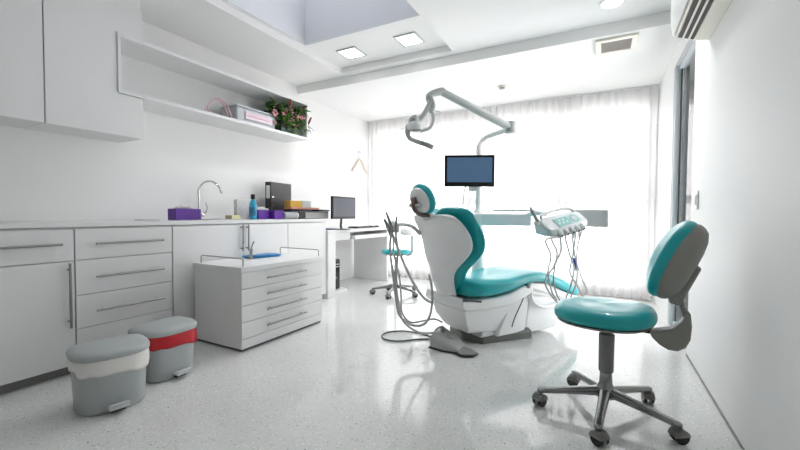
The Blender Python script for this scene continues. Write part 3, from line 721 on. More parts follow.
# base plate on the floor
bp = [PA(450, 331, 2, .0), PA(462, 340, 2, 0), PA(483, 344.5, 2, 0), PA(532, 338, 2, 0)]
bp = [V((p.x, p.y, .001)) for p in bp]
far = [bp[3]+V((-.20, .34, 0)), bp[3]+V((-.42, .40, 0)), bp[0]+V((-.10, .28, 0))]
poly = bp+far
bm = B(); cen = sum(poly, V())/len(poly)
loft(bm, [poly, [p+V((0, 0, .055)) for p in poly], [cen+(p-cen)*.93+V((0, 0, .08)) for p in poly]]); obj('base_plate', bm, 'base_grey', chair, bev=.006)
bm = B(); L0 = [K(-.30, -.17, .06), K(.10, -.17, .06), K(.10, .15, .06), K(-.30, .15, .06)]
loft(bm, [L0, [Cc+(p-Cc)*.9+V((0, 0, .05)) for p in L0]]); obj('base_cover', bm, 'light_grey', chair, bev=.01)

# ------------------------------------------------------------------ dental unit: column, arms
pc = P(478, 225, 3.52); pc.z = 0
unit = thing('dental_unit', 'white dental unit column with its console arm behind the patient chair', 'dental unit', pc)
def up(c, z): return V((c.x, c.y, z))
bm = B(); lathe(bm, pc, [(.075, .0), (.075, .02), (.055, .05), (.055, .60), (.052, .98), (.047, 1.03), (.036, 1.045)], 28); obj('column', bm, 'white_pl', unit)
zt = P(480, 147, 3.52).z
bm = B(); cyl(bm, up(pc, 1.04), up(pc, zt-.03), .030, .026); obj('upper_pole', bm, 'white_pl', unit)
# horizontal console arm (pale bar right of the column)
a0 = P(484, 219, 3.40); a1 = P(528, 219, 3.28); a0.z = a1.z = .955
bm = B(); d = (a1-a0).normalized(); obox(bm, (a0+a1)/2, d, d.cross(V((0, 0, 1))), (0, 0, 1), (a1-a0).length+.06, .09, .105); obj('console_arm', bm, 'white_pl', unit, bev=.015)
bm = B(); obox(bm, a0.lerp(pc, .5)*1, (a0-pc), V((0, 0, 1)).cross(a0-pc), (0, 0, 1), .02, .02, .02); bm.free()
bm = B(); j = up(pc, .955); cyl(bm, up(pc, .90), up(pc, 1.01), .072); obj('arm_collar', bm, 'white_pl', unit, bev=.01)
b0_, b1_ = P(493, 210.5, 3.2), P(535, 211, 3.12); b1_.z = b0_.z
bm = B(); tube(bm, [b0_, b0_.lerp(b1_, .5), b1_], .008, 10); obj('thin_arm', bm, 'light_grey', unit)
bm = B(); q0, q1 = P(484, 214, 3.3), P(520, 206, 3.16); 
tube(bm, [up(a1, 1.0), P(536, 213, 3.15), P(546, 214, 3.06)], .022, 12); obj('arm_joint', bm, 'white_pl', unit)

# ------------------------------------------------------------------ operating lamp on its arm
pt = up(pc, zt-.03)
j0 = P(494, 134, 3.42); j1 = P(511, 128, 3.30); j2 = P(441, 91.5, 3.02); j3 = P(430, 95, 2.98)
lamp = thing('operating_lamp', 'white dental operating lamp on a long jointed arm above the screen', 'lamp', pt)
bm = B(); tube(bm, [pt-V((0, 0, .04)), pt+V((0, 0, .03)), P(482, 141, 3.5), P(487, 136.5, 3.47), j0, j1], .022, 14, rs=[.027, .026, .026, .027, .028]); obj('lower_arm', bm, 'white_pl', lamp)
bm = B(); cyl(bm, j1+V((0, 0, -.05)), j1+V((0, 0, .055)), .050, .046, 28); e_ = (j1-j2).normalized(); obj('elbow_joint', bm, 'lamp_grey', lamp, bev=.008)
bm = B(); tube(bm, [j1-e_*.02, j2], .032, 16, sm=False, rs=[.035, .030]); obj('spring_arm', bm, 'lamp_grey', lamp, bev=.003)
bm = B(); tube(bm, [j2+e_*.02, j2, j3, P(429, 101, 2.96)], .03, 14, rs=[.031, .031, .027, .024]); obj('upper_elbow', bm, 'lamp_grey', lamp)
bm = B(); tube(bm, [P(430, 97, 2.96), P(433, 106, 2.95), P(430, 112, 2.94)], .018, 12, rs=[.024, .020, .018]); tube(bm, [P(432, 99, 2.96), P(428, 107, 2.94), P(422, 117, 2.92), P(414, 124, 2.90), P(408, 127, 2.90)], .02, 12, rs=[.020, .020, .022, .024])
obj('yoke', bm, 'lamp_grey', lamp)
bm = B(); tube(bm, [P(431, 110, 2.94), P(433.5, 118, 2.9), P(432, 125, 2.86), P(428, 129, 2.84), P(422, 131, 2.82)], .013, 12); obj('yoke_side', bm, 'lamp_grey', lamp)
cL = P(414, 127.5, 2.86); vd = (cL-CP).normalized(); sd = RT
bm = B(); ell(bm, P(413.5, 120, 2.86), RT*.038+UP*.018, UP*.035-RT*.012, fw*.07); obj('lamp_back', bm, 'lamp_grey', lamp)
bm = B(); loft(bm, [[cL+V((0, 0, z))+RT*math.cos(2*PI*k/24)*r+fw*math.sin(2*PI*k/24)*r*1.25+RT*.012 for k in range(24)] for r, z in ((.025, .045), (.055, .03), (.068, .0), (.064, -.03))])
hd = obj('lamp_head', bm, 'white_pl', lamp)
bm = B(); loft(bm, [[cL+V((0, 0, z))+RT*math.cos(2*PI*k/24)*r+fw*math.sin(2*PI*k/24)*r*1.25+RT*.012 for k in range(24)] for r, z in ((.058, -.0305), (.052, -.036), (.02, -.038))]); obj('lamp_glass', bm, 'clear', hd)
bm = B(); tube(bm, [P(408, 126, 2.86), P(407.5, 133, 2.85), P(409.5, 138, 2.84), P(414, 140.5, 2.82), P(421, 143, 2.80)], .016, 12, rs=[.020, .017, .017, .018]); obj('handle_frame', bm, 'lamp_grey', lamp)
bm = B(); tube(bm, [P(421.5, 143, 2.80), P(427, 145, 2.79), P(433, 147.5, 2.77)], .018, 12); obj('handle_grip', bm, 'mid_grey', lamp)
bm = B(); tube(bm, [P(400.5, 130, 2.9), P(404, 128, 2.88), P(408, 127, 2.87)], .003, 6); tube(bm, [P(433, 110, 2.93), P(440, 112, 2.9)], .003, 6); obj('trim_pin', bm, 'lamp_grey', lamp)

# ------------------------------------------------------------------ medical screen on the column
md = 3.36
c = P(469.3, 171, md); wR = V((math.cos(yaw+math.radians(-4)), math.sin(yaw+math.radians(-4)), 0)); mn = V((wR.y, -wR.x, 0))
mw, mh = 49.5/F*md, 31.5/F*md
mon = thing('medical_screen', 'blue-faced flat screen mounted on the dental unit pole', 'monitor', V((c.x, c.y, c.z-mh/2)))
bm = B(); obox(bm, c, wR, mn, (0, 0, 1), mw, .04, mh); obj('housing', bm, 'black', mon, bev=.006)
bm = B(); obox(bm, c+mn*.0208+V((0, 0, .008)), wR, mn, (0, 0, 1), mw-.045, .002, mh-.062); obj('display', bm, 'screen', mon)
bm = B(); obox(bm, c-mn*.045-V((0, 0, .03)), wR, mn, (0, 0, 1), .12, .05, .12); bk = up(pc, c.z-.03)
tube(bm, [c-mn*.07-V((0, 0, .03)), bk+mn*.02], .02, 10, sm=False); cyl(bm, bk-V((0, 0, .04)), bk+V((0, 0, .04)), .032); obj('mount', bm, 'mid_grey', mon)
bm = B(); obox(bm, c+V((0, 0, -mh/2-.02))+wR*.03, wR, mn, (0, 0, 1), .07, .03, .038); obj('bottom_bracket', bm, 'light_grey', mon, bev=.004)
bm = B()
lo_ = c+V((0, 0, -mh/2))
tube(bm, [lo_-wR*.03, P(464, 193, 3.38), P(463, 203, 3.42), P(460, 216, 3.46), P(459, 232, 3.48)], .0055, 8)
tube(bm, [lo_+wR*.03, P(472, 195, 3.4), P(468, 206, 3.44), P(466, 218, 3.47), P(466, 234, 3.48)], .004, 8)
obj('cable', bm, 'hose', mon)

# ------------------------------------------------------------------ instrument console
cd_ = 3.02
kc = thing('instrument_console', 'white instrument console with teal keypad and hanging handpiece hoses', 'dental console', P(560, 240, cd_))
def prof3(pts, d0, th, bias=None):
    """outline at one depth given real thickness away from the camera side"""
    bm = B(); q = [P(x, y, d0) for x, y in pts]; prism(bm, q, fw*th - V((0, 0, fw.z*th))); return bm
# body, a wedge-like box running obliquely
ax = (P(577, 225, 3.10)-P(545, 235, 2.92)).normalized(); ctr = P(561, 224, 3.0)
nrm = V((ax.y, -ax.x, 0)).normalized(); upv = ax.cross(nrm); upv = upv if upv.z > 0 else -upv
L2 = (P(580, 225, 3.10)-P(541, 237, 2.90)).length
def KC(a, n, z): return ctr + ax*a + nrm*n + V((0, 0, z))
prf = [(.085, -.06), (.10, -.045), (.095, -.005), (.01, .06), (-.08, .07), (-.10, .05), (-.08, -.04), (0, -.055)]
bm = B(); hl = L2/2-.01
loft(bm, [[KC(a, n*s_, z*s_) for n, z in prf] for a, s_ in ((-hl, .82), (-hl+.03, 1), (hl-.03, 1), (hl, .82))]); obj('body', bm, 'console_white', kc, bev=.01, seg=3)
d1_ = V((-.09, .085, 0)).xy.normalized()
# sloping keypad sits on the slanted face between (.10,-.01) and (.01,.075)
fa, fb_ = V((.095, -.005)), V((.01, .06)); fd = (fb_-fa).normalized(); fn = V((fd.y, -fd.x)) if fd.y > 0 else V((-fd.y, fd.x))
def KF(a, s_, h): p = fa + fd*s_ + fn*h; return KC(a, p.x, p.y)
bm = B(); loft(bm, [[KF(-.13, .006, h), KF(.14, .006, h), KF(.14, .100, h), KF(-.13, .100, h)] for h in (.0, .006)]); kp = obj('keypad', bm, 'light_grey', kc, bev=.002)
bm = B(); loft(bm, [[KF(-.125, .012, h), KF(.02, .012, h), KF(.02, .094, h), KF(-.125, .094, h)] for h in (.0065, .008)]); obj('display_panel', bm, 'mint', kp)
bm = B(); loft(bm, [[KF(.078+.045*math.cos(2*PI*k/24), .052+.042*math.sin(2*PI*k/24), h) for k in range(24)] for h in (.0065, .0085)]); rg = obj('dial_ring', bm, 'mint', kp)
bm = B(); loft(bm, [[KF(.078+.027*math.cos(2*PI*k/24), .052+.024*math.sin(2*PI*k/24), h) for k in range(24)] for h in (.0088, .011)]); obj('dial_centre', bm, 'light_grey', rg)
for q in range(5):
    bm = B(); loft(bm, [[KF(-.11+q*.022, .03+(q % 2)*.03, h), KF(-.096+q*.022, .03+(q % 2)*.03, h), KF(-.096+q*.022, .048+(q % 2)*.03, h), KF(-.11+q*.022, .048+(q % 2)*.03, h)] for h in (.0082, .0095)]); obj('button', bm, 'label', kp)
bm = B(); tube(bm, [KC(-hl+.05, -.05, .06), KC(-hl+.06, -.06, .095), KC(0, -.07, .105), KC(hl-.06, -.06, .095), KC(hl-.02, -.02, .06)], .012, 12); obj('handle_bar', bm, 'light_grey', kc)
# instrument holders and handpiece hoses
hk = [(-.14, 0), (-.075, 0), (-.01, 0), (.055, 0), (.115, 0)]
hose_px = [[(546, 240), (551, 256), (548, 272), (552, 292), (557, 300)],
           [(552, 238), (557, 252), (554, 266), (545, 282), (556, 301), (566, 303)],
           [(561, 236), (561, 250), (555, 266), (554, 284), (560, 300), (570, 305)],
           [(566, 234), (569, 252), (574, 268), (571, 285), (566, 300), (575, 304)],
           [(573, 232), (574, 250), (577, 268), (576, 284), (570, 299)],
           [(576, 232), (573, 255), (570, 272), (577, 285), (583, 297)]]
for i, (a, s_) in enumerate(hk):
    bm = B(); c0 = KC(a, .098, -.04); dd = (nrm*.8+V((0, 0, -.6))).normalized()
    cyl(bm, c0-dd*.02, c0+dd*.03, .023, .020, 20); ho = obj('instrument_holder', bm, 'light_grey', kc, bev=.003)
    bm = B(); cyl(bm, c0+dd*.031, c0+dd*.033, .012, seg=16); obj('socket', bm, 'shadow', ho)
for i, pp in enumerate(hose_px):
    d0 = 2.82+.05*i
    bm = B(); pts = [P(x, y, d0+.02*math.sin(k*1.7)) for k, (x, y) in enumerate(pp)]
    if i < 5: pts = [KC(hk[i][0], .115, -.065)] + pts
    tube(bm, pts, .0065, 8); obj('hose', bm, 'hose', kc)
bm = B(); pts = [KC(.15, .09, -.05), P(578, 245, 3.1), P(577, 262, 3.08), P(581, 276, 3.05), P(588, 292, 3.04)]
tube(bm, pts, .006, 8); ho = obj('hose', bm, 'hose', kc)
bm = B(); tube(bm, [P(574, 258, 3.0), P(575, 264, 3.0), P(574.5, 271, 3.0)], .012, 10, rs=[.009, .013, .010]); obj('handpiece', bm, 'blue_clip', kc)
bm = B(); cyl(bm, P(580, 226, 3.06), P(579, 238, 3.06), .011, .008, 14); cyl(bm, P(574, 228, 3.04), P(574, 238, 3.04), .011, .008, 14); obj('handpiece', bm, 'light_grey', kc)
bm = B(); tube(bm, [P(530, 207, 2.84), P(533, 213, 2.84), P(538, 222, 2.84)], .012, 12, rs=[.009, .013, .014]); hp_ = obj('handpiece', bm, 'mid_grey', kc)
bm = B(); cyl(bm, P(535, 224, 2.84), P(541, 222, 2.85), .020, .020, 16); cyl(bm, P(540, 223, 2.85), KC(-hl+.02, .05, -.02), .014, .014, 12); obj('side_holder', bm, 'light_grey', kc)

# flat tray panel right of the console
t0, t1 = P(572, 218, 3.22), P(609, 218, 3.05); t0.z = t1.z = 0
dd = (t1-t0).normalized(); zl, zh = P(600, 227, 3.1).z, P(600, 209.5, 3.1).z
bm = B(); obox(bm, V(((t0.x+t1.x)/2, (t0.y+t1.y)/2, (zl+zh)/2)), dd, dd.cross(V((0, 0, 1))), (0, 0, 1), (t1-t0).length, .05, zh-zl)
obj('side_tray', bm, 'light_grey', kc, bev=.012, seg=3)

# ------------------------------------------------------------------ suction holder beside the chair back
sk = thing('suction_console', 'grey suction holder and drooping hoses left of the chair backrest', 'dental suction unit', P(392, 300, 2.95))
bm = B(); tube(bm, [P(395, 225, 2.95), P(404, 224.5, 3.0), P(413, 227, 3.05), P(420, 234, 3.1)], .018, 12, flat=.8); obj('holder_arm', bm, 'light_grey', sk)
bm = B(); ell(bm, P(392, 226, 2.95), RT*.036, fw*.035, V((0, 0, .045))); obox(bm, P(396, 228, 2.96), RT, fw, (0, 0, 1), .05, .05, .075); obj('holder', bm, 'white_pl', sk, bev=.008)
for pts, r in (([(386, 212), (389, 220), (393, 232)], .012), ([(384, 219), (387, 225), (391, 236)], .014), ([(397, 216), (396, 225), (396, 238)], .010)):
    bm = B(); tube(bm, [P(x, y, 2.9) for x, y in pts], r, 12, rs=[r*.7, r, r*.8]); obj('suction_tip', bm, 'mid_grey', sk)
floor_y = 0
def hz(pts): return [P(x, y, d) for x, y, d in pts]
for pts, r, mt in ((
    [(391, 234, 2.93), (390, 250, 2.92), (393, 275, 2.9), (396, 300, 2.87), (400, 316, 2.82), (412, 325, 2.78), (424, 324, 2.78), (431, 312, 2.8), (432, 290, 2.85), (429, 275, 2.9)], .009, 'hose'), (
    [(396, 236, 2.95), (398, 252, 2.94), (396, 280, 2.9), (399, 306, 2.83), (404, 322, 2.76), (418, 332, 2.70), (432, 333, 2.66), (440, 331, 2.68)], .008, 'hose'), (
    [(389, 226, 2.93), (397, 246, 2.93), (405, 266, 2.93), (414, 284, 2.95), (424, 298, 3.0), (433, 303, 3.03)], .011, 'light_grey'), (
    [(393, 238, 2.95), (394, 255, 2.95), (399, 275, 2.92), (401, 295, 2.9), (402, 312, 2.84), (410, 322, 2.80), (422, 321, 2.82), (434, 319, 2.90), (442, 322, 2.98)], .0065, 'hose')):
    bm = B(); tube(bm, hz(pts), r, 10); obj('hose', bm, mt, sk)

# ------------------------------------------------------------------ foot control on the floor
f0 = PA(434, 349, 2, .0); f1 = PA(466, 356, 2, 0); fdv = (f1-f0); FL = fdv.length; fdv.normalize(); fsv = V((-fdv.y, fdv.x, 0))
ft = thing('foot_control', 'grey foot control pedal with a looped cable on the floor', 'foot pedal', (f0+f1)/2)
def FT(a, b_, z): return f0 + fdv*a + fsv*b_ + V((0, 0, z))
bm = B(); loft(bm, [[FT(-.04, -.0, .006), FT(-.04, .19, .006), FT(.10, .20, .006), FT(FL-.06, .13, .006), FT(FL-.06, .0, .006), FT(.08, -.02, .006)],
    [FT(-.04, .0, .085), FT(-.04, .19, .085), FT(.10, .20, .07), FT(FL-.06, .13, .03), FT(FL-.06, .0, .03), FT(.08, -.02, .07)],
    [FT(-.015, .03, .125), FT(-.015, .16, .125), FT(.07, .15, .10), FT(FL-.09, .10, .04), FT(FL-.09, .03, .05), FT(.07, .02, .10)]])
obj('housing', bm, 'mid_grey2', ft, bev=.012, seg=3)
bm = B(); lathe(bm, FT(.085, .085, .078), [(.035, 0), (.035, .014), (.026, .018), (.018, .018), (.016, .022), (.006, .023)], 24); obj('knob', bm, 'mid_grey', ft)
bm = B(); loft(bm, [[FT(-.045, -.005, .001), FT(-.045, .195, .001), FT(.10, .205, .001), FT(FL-.04, .135, .001), FT(FL-.04, -.005, .001), FT(.08, -.025, .001)], [FT(-.045, -.005, .008), FT(-.045, .195, .008), FT(.10, .205, .008), FT(FL-.04, .135, .008), FT(FL-.04, -.005, .008), FT(.08, -.025, .008)]]); obj('rubber_foot', bm, 'shadow', ft)
bm = B(); loft(bm, [[FT(FL-.07, -.01, z), FT(FL-.02, -.045, z-.002), FT(FL+.05, .0, z-.006), FT(FL+.06, .05, z-.006), FT(FL, .10, z-.002), FT(FL-.07, .10, z)] for z in (.016, .026)]); obj('pedal_plate', bm, 'taupe', ft, bev=.003)
bm = B(); loft(bm, [[FT(FL-.08, -.018, z), FT(FL-.02, -.055, z), FT(FL+.06, -.008, z), FT(FL+.072, .055, z), FT(FL+.005, .11, z), FT(FL-.08, .108, z)] for z in (.009, .0135)]); obj('pedal_rim', bm, 'shadow', ft)
bm = B(); tube(bm, [FT(.02, .10, .09), FT(.02, .10, .13), FT(.015, .11, .145)], .018, 12, rs=[.022, .018, .012]); tube(bm, [FT(-.02, .04, .085), FT(-.0, .03, .135), FT(.03, .06, .155), FT(.07, .10, .12), FT(.10, .14, .08)], .007, 8); obj('carry_handle', bm, 'mid_grey', ft)
bm = B(); lp = [(433, 337, .0), (420, 333.5, 0), (404, 331, 0), (389, 332, 0), (382, 335.5, 0), (386, 339.5, 0), (400, 341, 0), (415, 339.5, 0), (428, 339, 0)]
pts = [PA(x, y, 2, .008) for x, y, _ in lp]; tube(bm, [FT(-.02, .14, .05)]+pts+[FT(-.035, .08, .03)], .0065, 8); obj('cable', bm, 'hose_dark', ft)

# ------------------------------------------------------------------ stools
def caster(par, c, d, s_=1.0, mt='hub_grey', mt2='black'):
    """twin-wheel caster under point c (c.z = underside of the leg tip)"""
    d = V(d).normalized(); n = V((-d.y, d.x, 0)); r = .029*s_
    w = V((c.x, c.y, r+.001)) + d*.008
    bm = B(); box_c = w + V((0, 0, .012*s_))
    prof = []
    for k in range(13):
        a = -.25*PI + 1.25*PI*k/12; prof.append(w + d*math.cos(a)*r*1.12 + V((0, 0, math.sin(a)*r*1.12)))
    prism(bm, [p - n*.006*s_ for p in prof], n*.012*s_); cyl(bm, V((c.x, c.y, w.z+r*.8)), V((c.x, c.y, c.z+.003)), .008*s_, seg=12)
    prism(bm, [p - n*.025*s_ for p in prof if p.z > w.z-.004], n*.05*s_)
    h = obj('caster', bm, mt, par, bev=.001)
    for s2 in (-1, 1):
        bm = B(); cyl(bm, w+n*s2*.007*s_, w+n*s2*.023*s_, r, seg=24); obj('wheel', bm, mt2, h, bev=.002)
def star_base(par, c, angs, R_, mt, s_=1.0, hub=.10):
    for a in angs:
        d = V((math.cos(a), math.sin(a), 0)); n = V((-d.y, d.x, 0)); L = []
        for t_, w, h, z in ((.02, .030, .027, hub+.005), (.10, .028, .024, hub+.0), (.35, .023, .020, hub-.008), (.7, .020, .016, hub-.024), (.93, .020, .014, hub-.034), (1.0, .015, .011, hub-.038)):
            p = V((c.x, c.y, 0)) + d*R_*t_
            L.append([p + n*w*s_*math.copysign(abs(math.cos(q))**.7, math.cos(q)) + V((0, 0, z + h*s_*math.copysign(abs(math.sin(q))**.8, math.sin(q)))) for q in [2*PI*k/14 for k in range(14)]])
        bm = B(); loft(bm, L); lg = obj('leg', bm, mt, par, sub=1)
        p = V((c.x, c.y, 0)) + d*R_*.94; p.z = hub-.05
        caster(par, p, V((math.cos(a+.9), math.sin(a+.9), 0)), s_*1.05)
# front stool
sc_ = V((.035, 2.16, 0)); sh = math.radians(177); sd_ = V((math.cos(sh), math.sin(sh), 0)); sn_ = V((-sd_.y, sd_.x, 0))
stool = thing('dental_stool', 'teal operator stool with grey-backed backrest in the right foreground', 'stool', sc_)
cast_pts = [V((-.277, 2.091, 0)), V((-.006, 1.819, 0)), V((.321, 1.99, 0)), V((.246, 2.38, 0)), V((-.133, 2.487, 0))]
angs = [math.radians(a) for a in (192.5, 264.5, 336.5, 48.5, 120.5)]
bc = V((.03, 2.15, 0)); star_base(stool, bc, angs, .325, 'chair_alu', 1.0, .115)
bm = B(); lathe(bm, bc, [(.030, .085), (.045, .09), (.048, .115), (.038, .14), (.030, .16), (.028, .20), (.028, .24)], 28); obj('hub', bm, 'chair_alu', stool)
bm = B(); lathe(bm, bc, [(.030, .215), (.034, .22), (.036, .405), (.030, .41)], 28); obj('gas_lift_sleeve', bm, 'hub_grey', stool, bev=.002)
bm = B(); cyl(bm, bc+V((0, 0, .385)), bc+V((0, 0, .45)), .018); obox(bm, bc+V((0, 0, .448)), sd_, sn_, (0, 0, 1), .20, .15, .012); obj('seat_mechanism', bm, 'taupe', stool)
sz_ = .470
def ST(a, b_, z): return bc + sd_*a + sn_*b_ + V((0, 0, z))
def seat_loop(ra, rb, z, dish=0, sh_=0):
    L = []
    for k in range(48):
        q = 2*PI*k/48; c_, s_ = math.cos(q), math.sin(q)
        x = math.copysign(abs(c_)**.85, c_)*ra; y = math.copysign(abs(s_)**.85, s_)*rb*(1-.06*c_)
        L.append(ST(x+sh_+.018, y, z + .012*max(0, -c_)**2*1.0 - .004*max(0, c_)**2))
    return L
bm = B(); loft(bm, [seat_loop(.16, .16, sz_-.014), seat_loop(.200, .19, sz_-.006), seat_loop(.212, .203, sz_+.002), seat_loop(.212, .203, sz_+.006)]); obj('seat_pan', bm, 'taupe', stool)
bm = B(); loft(bm, [seat_loop(.208, .199, sz_+.006), seat_loop(.224, .215, sz_+.016), seat_loop(.229, .221, sz_+.040), seat_loop(.222, .214, sz_+.064), seat_loop(.202, .194, sz_+.080), seat_loop(.16, .15, sz_+.088), seat_loop(.10, .09, sz_+.088), seat_loop(.04, .04, sz_+.086)]); obj('seat', bm, 'teal', stool, sub=1)
# backrest: oval, leaning back
bcn = ST(-.292, .0, .785); lean = math.radians(23)
bu = (V((0, 0, 1))*math.cos(lean) - sd_*math.sin(lean)); bn = (sd_*math.cos(lean) + V((0, 0, 1))*math.sin(lean))
def oval(rx, ry, n_off, bow=.0, ex=.85):
    L = []
    for k in range(48):
        q = 2*PI*k/48; c_, s_ = math.cos(q), math.sin(q)
        x = math.copysign(abs(c_)**ex, c_)*rx; y = math.copysign(abs(s_)**ex, s_)*ry
        L.append(bcn + sn_*x + bu*y + bn*(n_off + bow*(x/.18)**2))
    return L
bw = .055
bm = B(); loft(bm, [oval(.138, .165, .004, bw), oval(.158, .188, .016, bw), oval(.163, .193, .040, bw), oval(.155, .184, .062, bw), oval(.14, .165, .074, bw), oval(.08, .09, .078, bw), oval(.02, .02, .078, bw)]); obj('backrest', bm, 'teal', stool, sub=1)
bm = B(); loft(bm, [oval(.156, .186, .018, bw), oval(.157, .187, .004, bw), oval(.150, .180, -.014, bw), oval(.132, .162, -.034, bw), oval(.10, .128, -.048, bw), oval(.06, .08, -.055, bw), oval(.02, .03, -.057, bw)]); bsh = obj('backrest_shell', bm, 'taupe', stool, angle=70)
s0 = bcn - bn*.058; 
bm = B(); obox(bm, bcn - bn*.048 - bu*.085, sn_, bn, bu, .10, .05, .20); obj('bracket_housing', bm, 'taupe', bsh, bev=.014, seg=3)
bm = B(); cyl(bm, bcn-bn*.068-bu*.03, bcn-bn*.076-bu*.03, .008, seg=14); obj('screw', bm, 'black', bsh)
sa_, sb_ = bcn - bn*.06 - bu*.15, ST(-.315, 0, .53); sx_ = (sa_-sb_).normalized()
bm = B(); obox(bm, (sa_+sb_)/2, sn_, sx_, sx_.cross(sn_), .048, (sa_-sb_).length, .02); obj('stem', bm, 'hub_grey', stool, bev=.005)
# curved lower cover of the stem
pr_ = [(-.175, .455), (-.185, .43), (-.215, .40), (-.25, .38), (-.285, .38), (-.315, .40), (-.332, .44), (-.336, .50), (-.33, .56), (-.315, .57), (-.298, .52), (-.262, .48), (-.215, .468)]
bm = B(); prism(bm, [ST(a, -.034, z) for a, z in pr_], sn_*.068); obj('stem_cover', bm, 'taupe', stool, bev=.014, seg=3)
bm = B(); obox(bm, ST(-.165, 0, .450), sd_, sn_, (0, 0, 1), .13, .035, .018); obj('link_bar', bm, 'black', stool, bev=.002)
bm = B(); tube(bm, [ST(-.06, -.10, .45), ST(-.13, -.16, .447), ST(-.145, -.18, .445)], .006, 10); obj('height_lever', bm, 'black', stool)

# rear assistant stool near the desk
bc = P(396, 250, 4.68); bc.z = 0
s2 = thing('dental_stool', 'smaller teal assistant stool with a curved arm standing near the desk', 'stool', bc)
star_base(s2, bc, [math.radians(a) for a in (208, 280, 352, 64, 136)], .30, 'chair_alu', .95, .105)
bm = B(); lathe(bm, bc, [(.028, .08), (.04, .09), (.04, .115), (.026, .14), (.024, .30), (.016, .305), (.016, .47)], 24); obj('column', bm, 'chair_alu', s2)
bm = B()
sg = lambda r, z: [bc+V((math.cos(2*PI*k/36)*r, math.sin(2*PI*k/36)*r*.95, z)) for k in range(36)]
szz = P(396, 253.5, 4.68).z
loft(bm, [sg(.15, szz-.004), sg(.183, szz+.006), sg(.188, szz+.03), sg(.17, szz+.052), sg(.10, szz+.06), sg(.03, szz+.06)]); obj('seat', bm, 'teal', s2, sub=1)
bm = B(); lathe(bm, bc, [(.13, szz-.018), (.14, szz-.012), (.14, szz-.004)], 30); obj('seat_pan', bm, 'light_grey', s2)
bm = B(); tube(bm, [bc+V((.05, .02, szz-.012))+RT*.05, bc+RT*.16+V((0, 0, szz-.02)), bc+RT*.20+V((0, 0, szz+.03)), bc+RT*.20+V((0, 0, szz+.22))], .02, 12, flat=.8, rs=[.014, .018, .024, .024]); obj('stem', bm, 'alu', s2)
bm = B(); L = []
for k in range(11):
    a = math.radians(-75+150*k/10); d = RT*math.cos(a)+V((-RT.y, RT.x, 0))*math.sin(a); p = bc+d*.20+V((0, 0, szz+.27)); rr = .042*(.55+.45*math.sin(PI*(.15+.7*k/10)))
    L.append([p+d*.55*rr*math.cos(q)+V((0, 0, rr*math.sin(q))) for q in [2*PI*j/14 for j in range(14)]])
loft(bm, L); obj('arm_rest', bm, 'light_grey', s2, sub=1)

# ------------------------------------------------------------------ ceiling fittings and the right wall
def sq_light(x, y, label):
    z = ZC+.065; t = thing('ceiling_light', label, 'light', (x, y, z-.012), 'square ceiling lights')
    bm = B(); a, b_ = .115, .095
    for r in ((-a, a, -a, -b_), (-a, a, b_, a), (-a, -b_, -b_, b_), (b_, a, -b_, b_)): box(bm, x+r[0], x+r[1], y+r[2], y+r[3], z-.012, z-.001)
    obj('frame', bm, 'light_grey', t); obj('diffuser', box(B(), x-b_, x+b_, y-b_, y+b_, z-.010, z-.002), 'lamp_em', t)
for px, py, lb in ((351.5, 53, 'square recessed ceiling light further from the lamp arm, left of the pair'), (409.5, 39.5, 'square recessed ceiling light nearer the middle, right of the pair')):
    c = PA(px, py, 2, ZC+.06); sq_light(c.x, c.y, lb)
c = PA(612, 2, 2, ZC); t = thing('ceiling_light', 'round recessed ceiling light near the wall air conditioner', 'light', (c.x, c.y, ZC-.01))
bm = B(); cz = V((c.x, c.y, 0)); lathe(bm, cz, [(.085, ZC-.001), (.085, ZC-.010), (.072, ZC-.012), (.07, ZC-.002)], 36); obj('ring', bm, 'white_pl', t)
bm = B(); cyl(bm, up(cz, ZC-.0045), up(cz, ZC-.0015), .069, seg=36); obj('diffuser', bm, 'lamp_em', t)
# exhaust vent
c = PA(616, 44, 2, ZL); vx, vy = c.x, c.y-.01
t = thing('ceiling_vent', 'square exhaust vent with a grey grille in the low ceiling', 'vent', (vx, vy, ZL-.02))
bm = B(); a, b_ = .160, .115
for r in ((-a, a, -a, -b_), (-a, a, b_, a), (-a, -b_, -b_, b_), (b_, a, -b_, b_)): box(bm, vx+r[0], vx+r[1], vy+r[2], vy+r[3], ZL-.022, ZL-.001)
obj('frame', bm, 'cream', t, bev=.005)
bm = B(); box(bm, vx-b_, vx+b_, vy-b_, vy+b_, ZL-.008, ZL-.002)
for k in range(13): y = vy-b_+.008+k*.0172; box(bm, vx-b_, vx+b_, y, y+.006, ZL-.018, ZL-.008)
obj('grille', bm, 'vent', t)
c = PA(502, 86, 2, ZL)
t = thing('smoke_detector', 'small round white smoke detector on the low ceiling', 'detector', (c.x, c.y, ZL-.035))
bm = B(); lathe(bm, V((c.x, c.y, 0)), [(.052, ZL-.001), (.052, ZL-.012), (.046, ZL-.018), (.030, ZL-.020)], 32); obj('body', bm, 'cream', t)
bm = B(); lathe(bm, V((c.x, c.y, 0)), [(.032, ZL-.020), (.034, ZL-.030), (.026, ZL-.034)], 28); obj('sensor', bm, 'taupe', t)
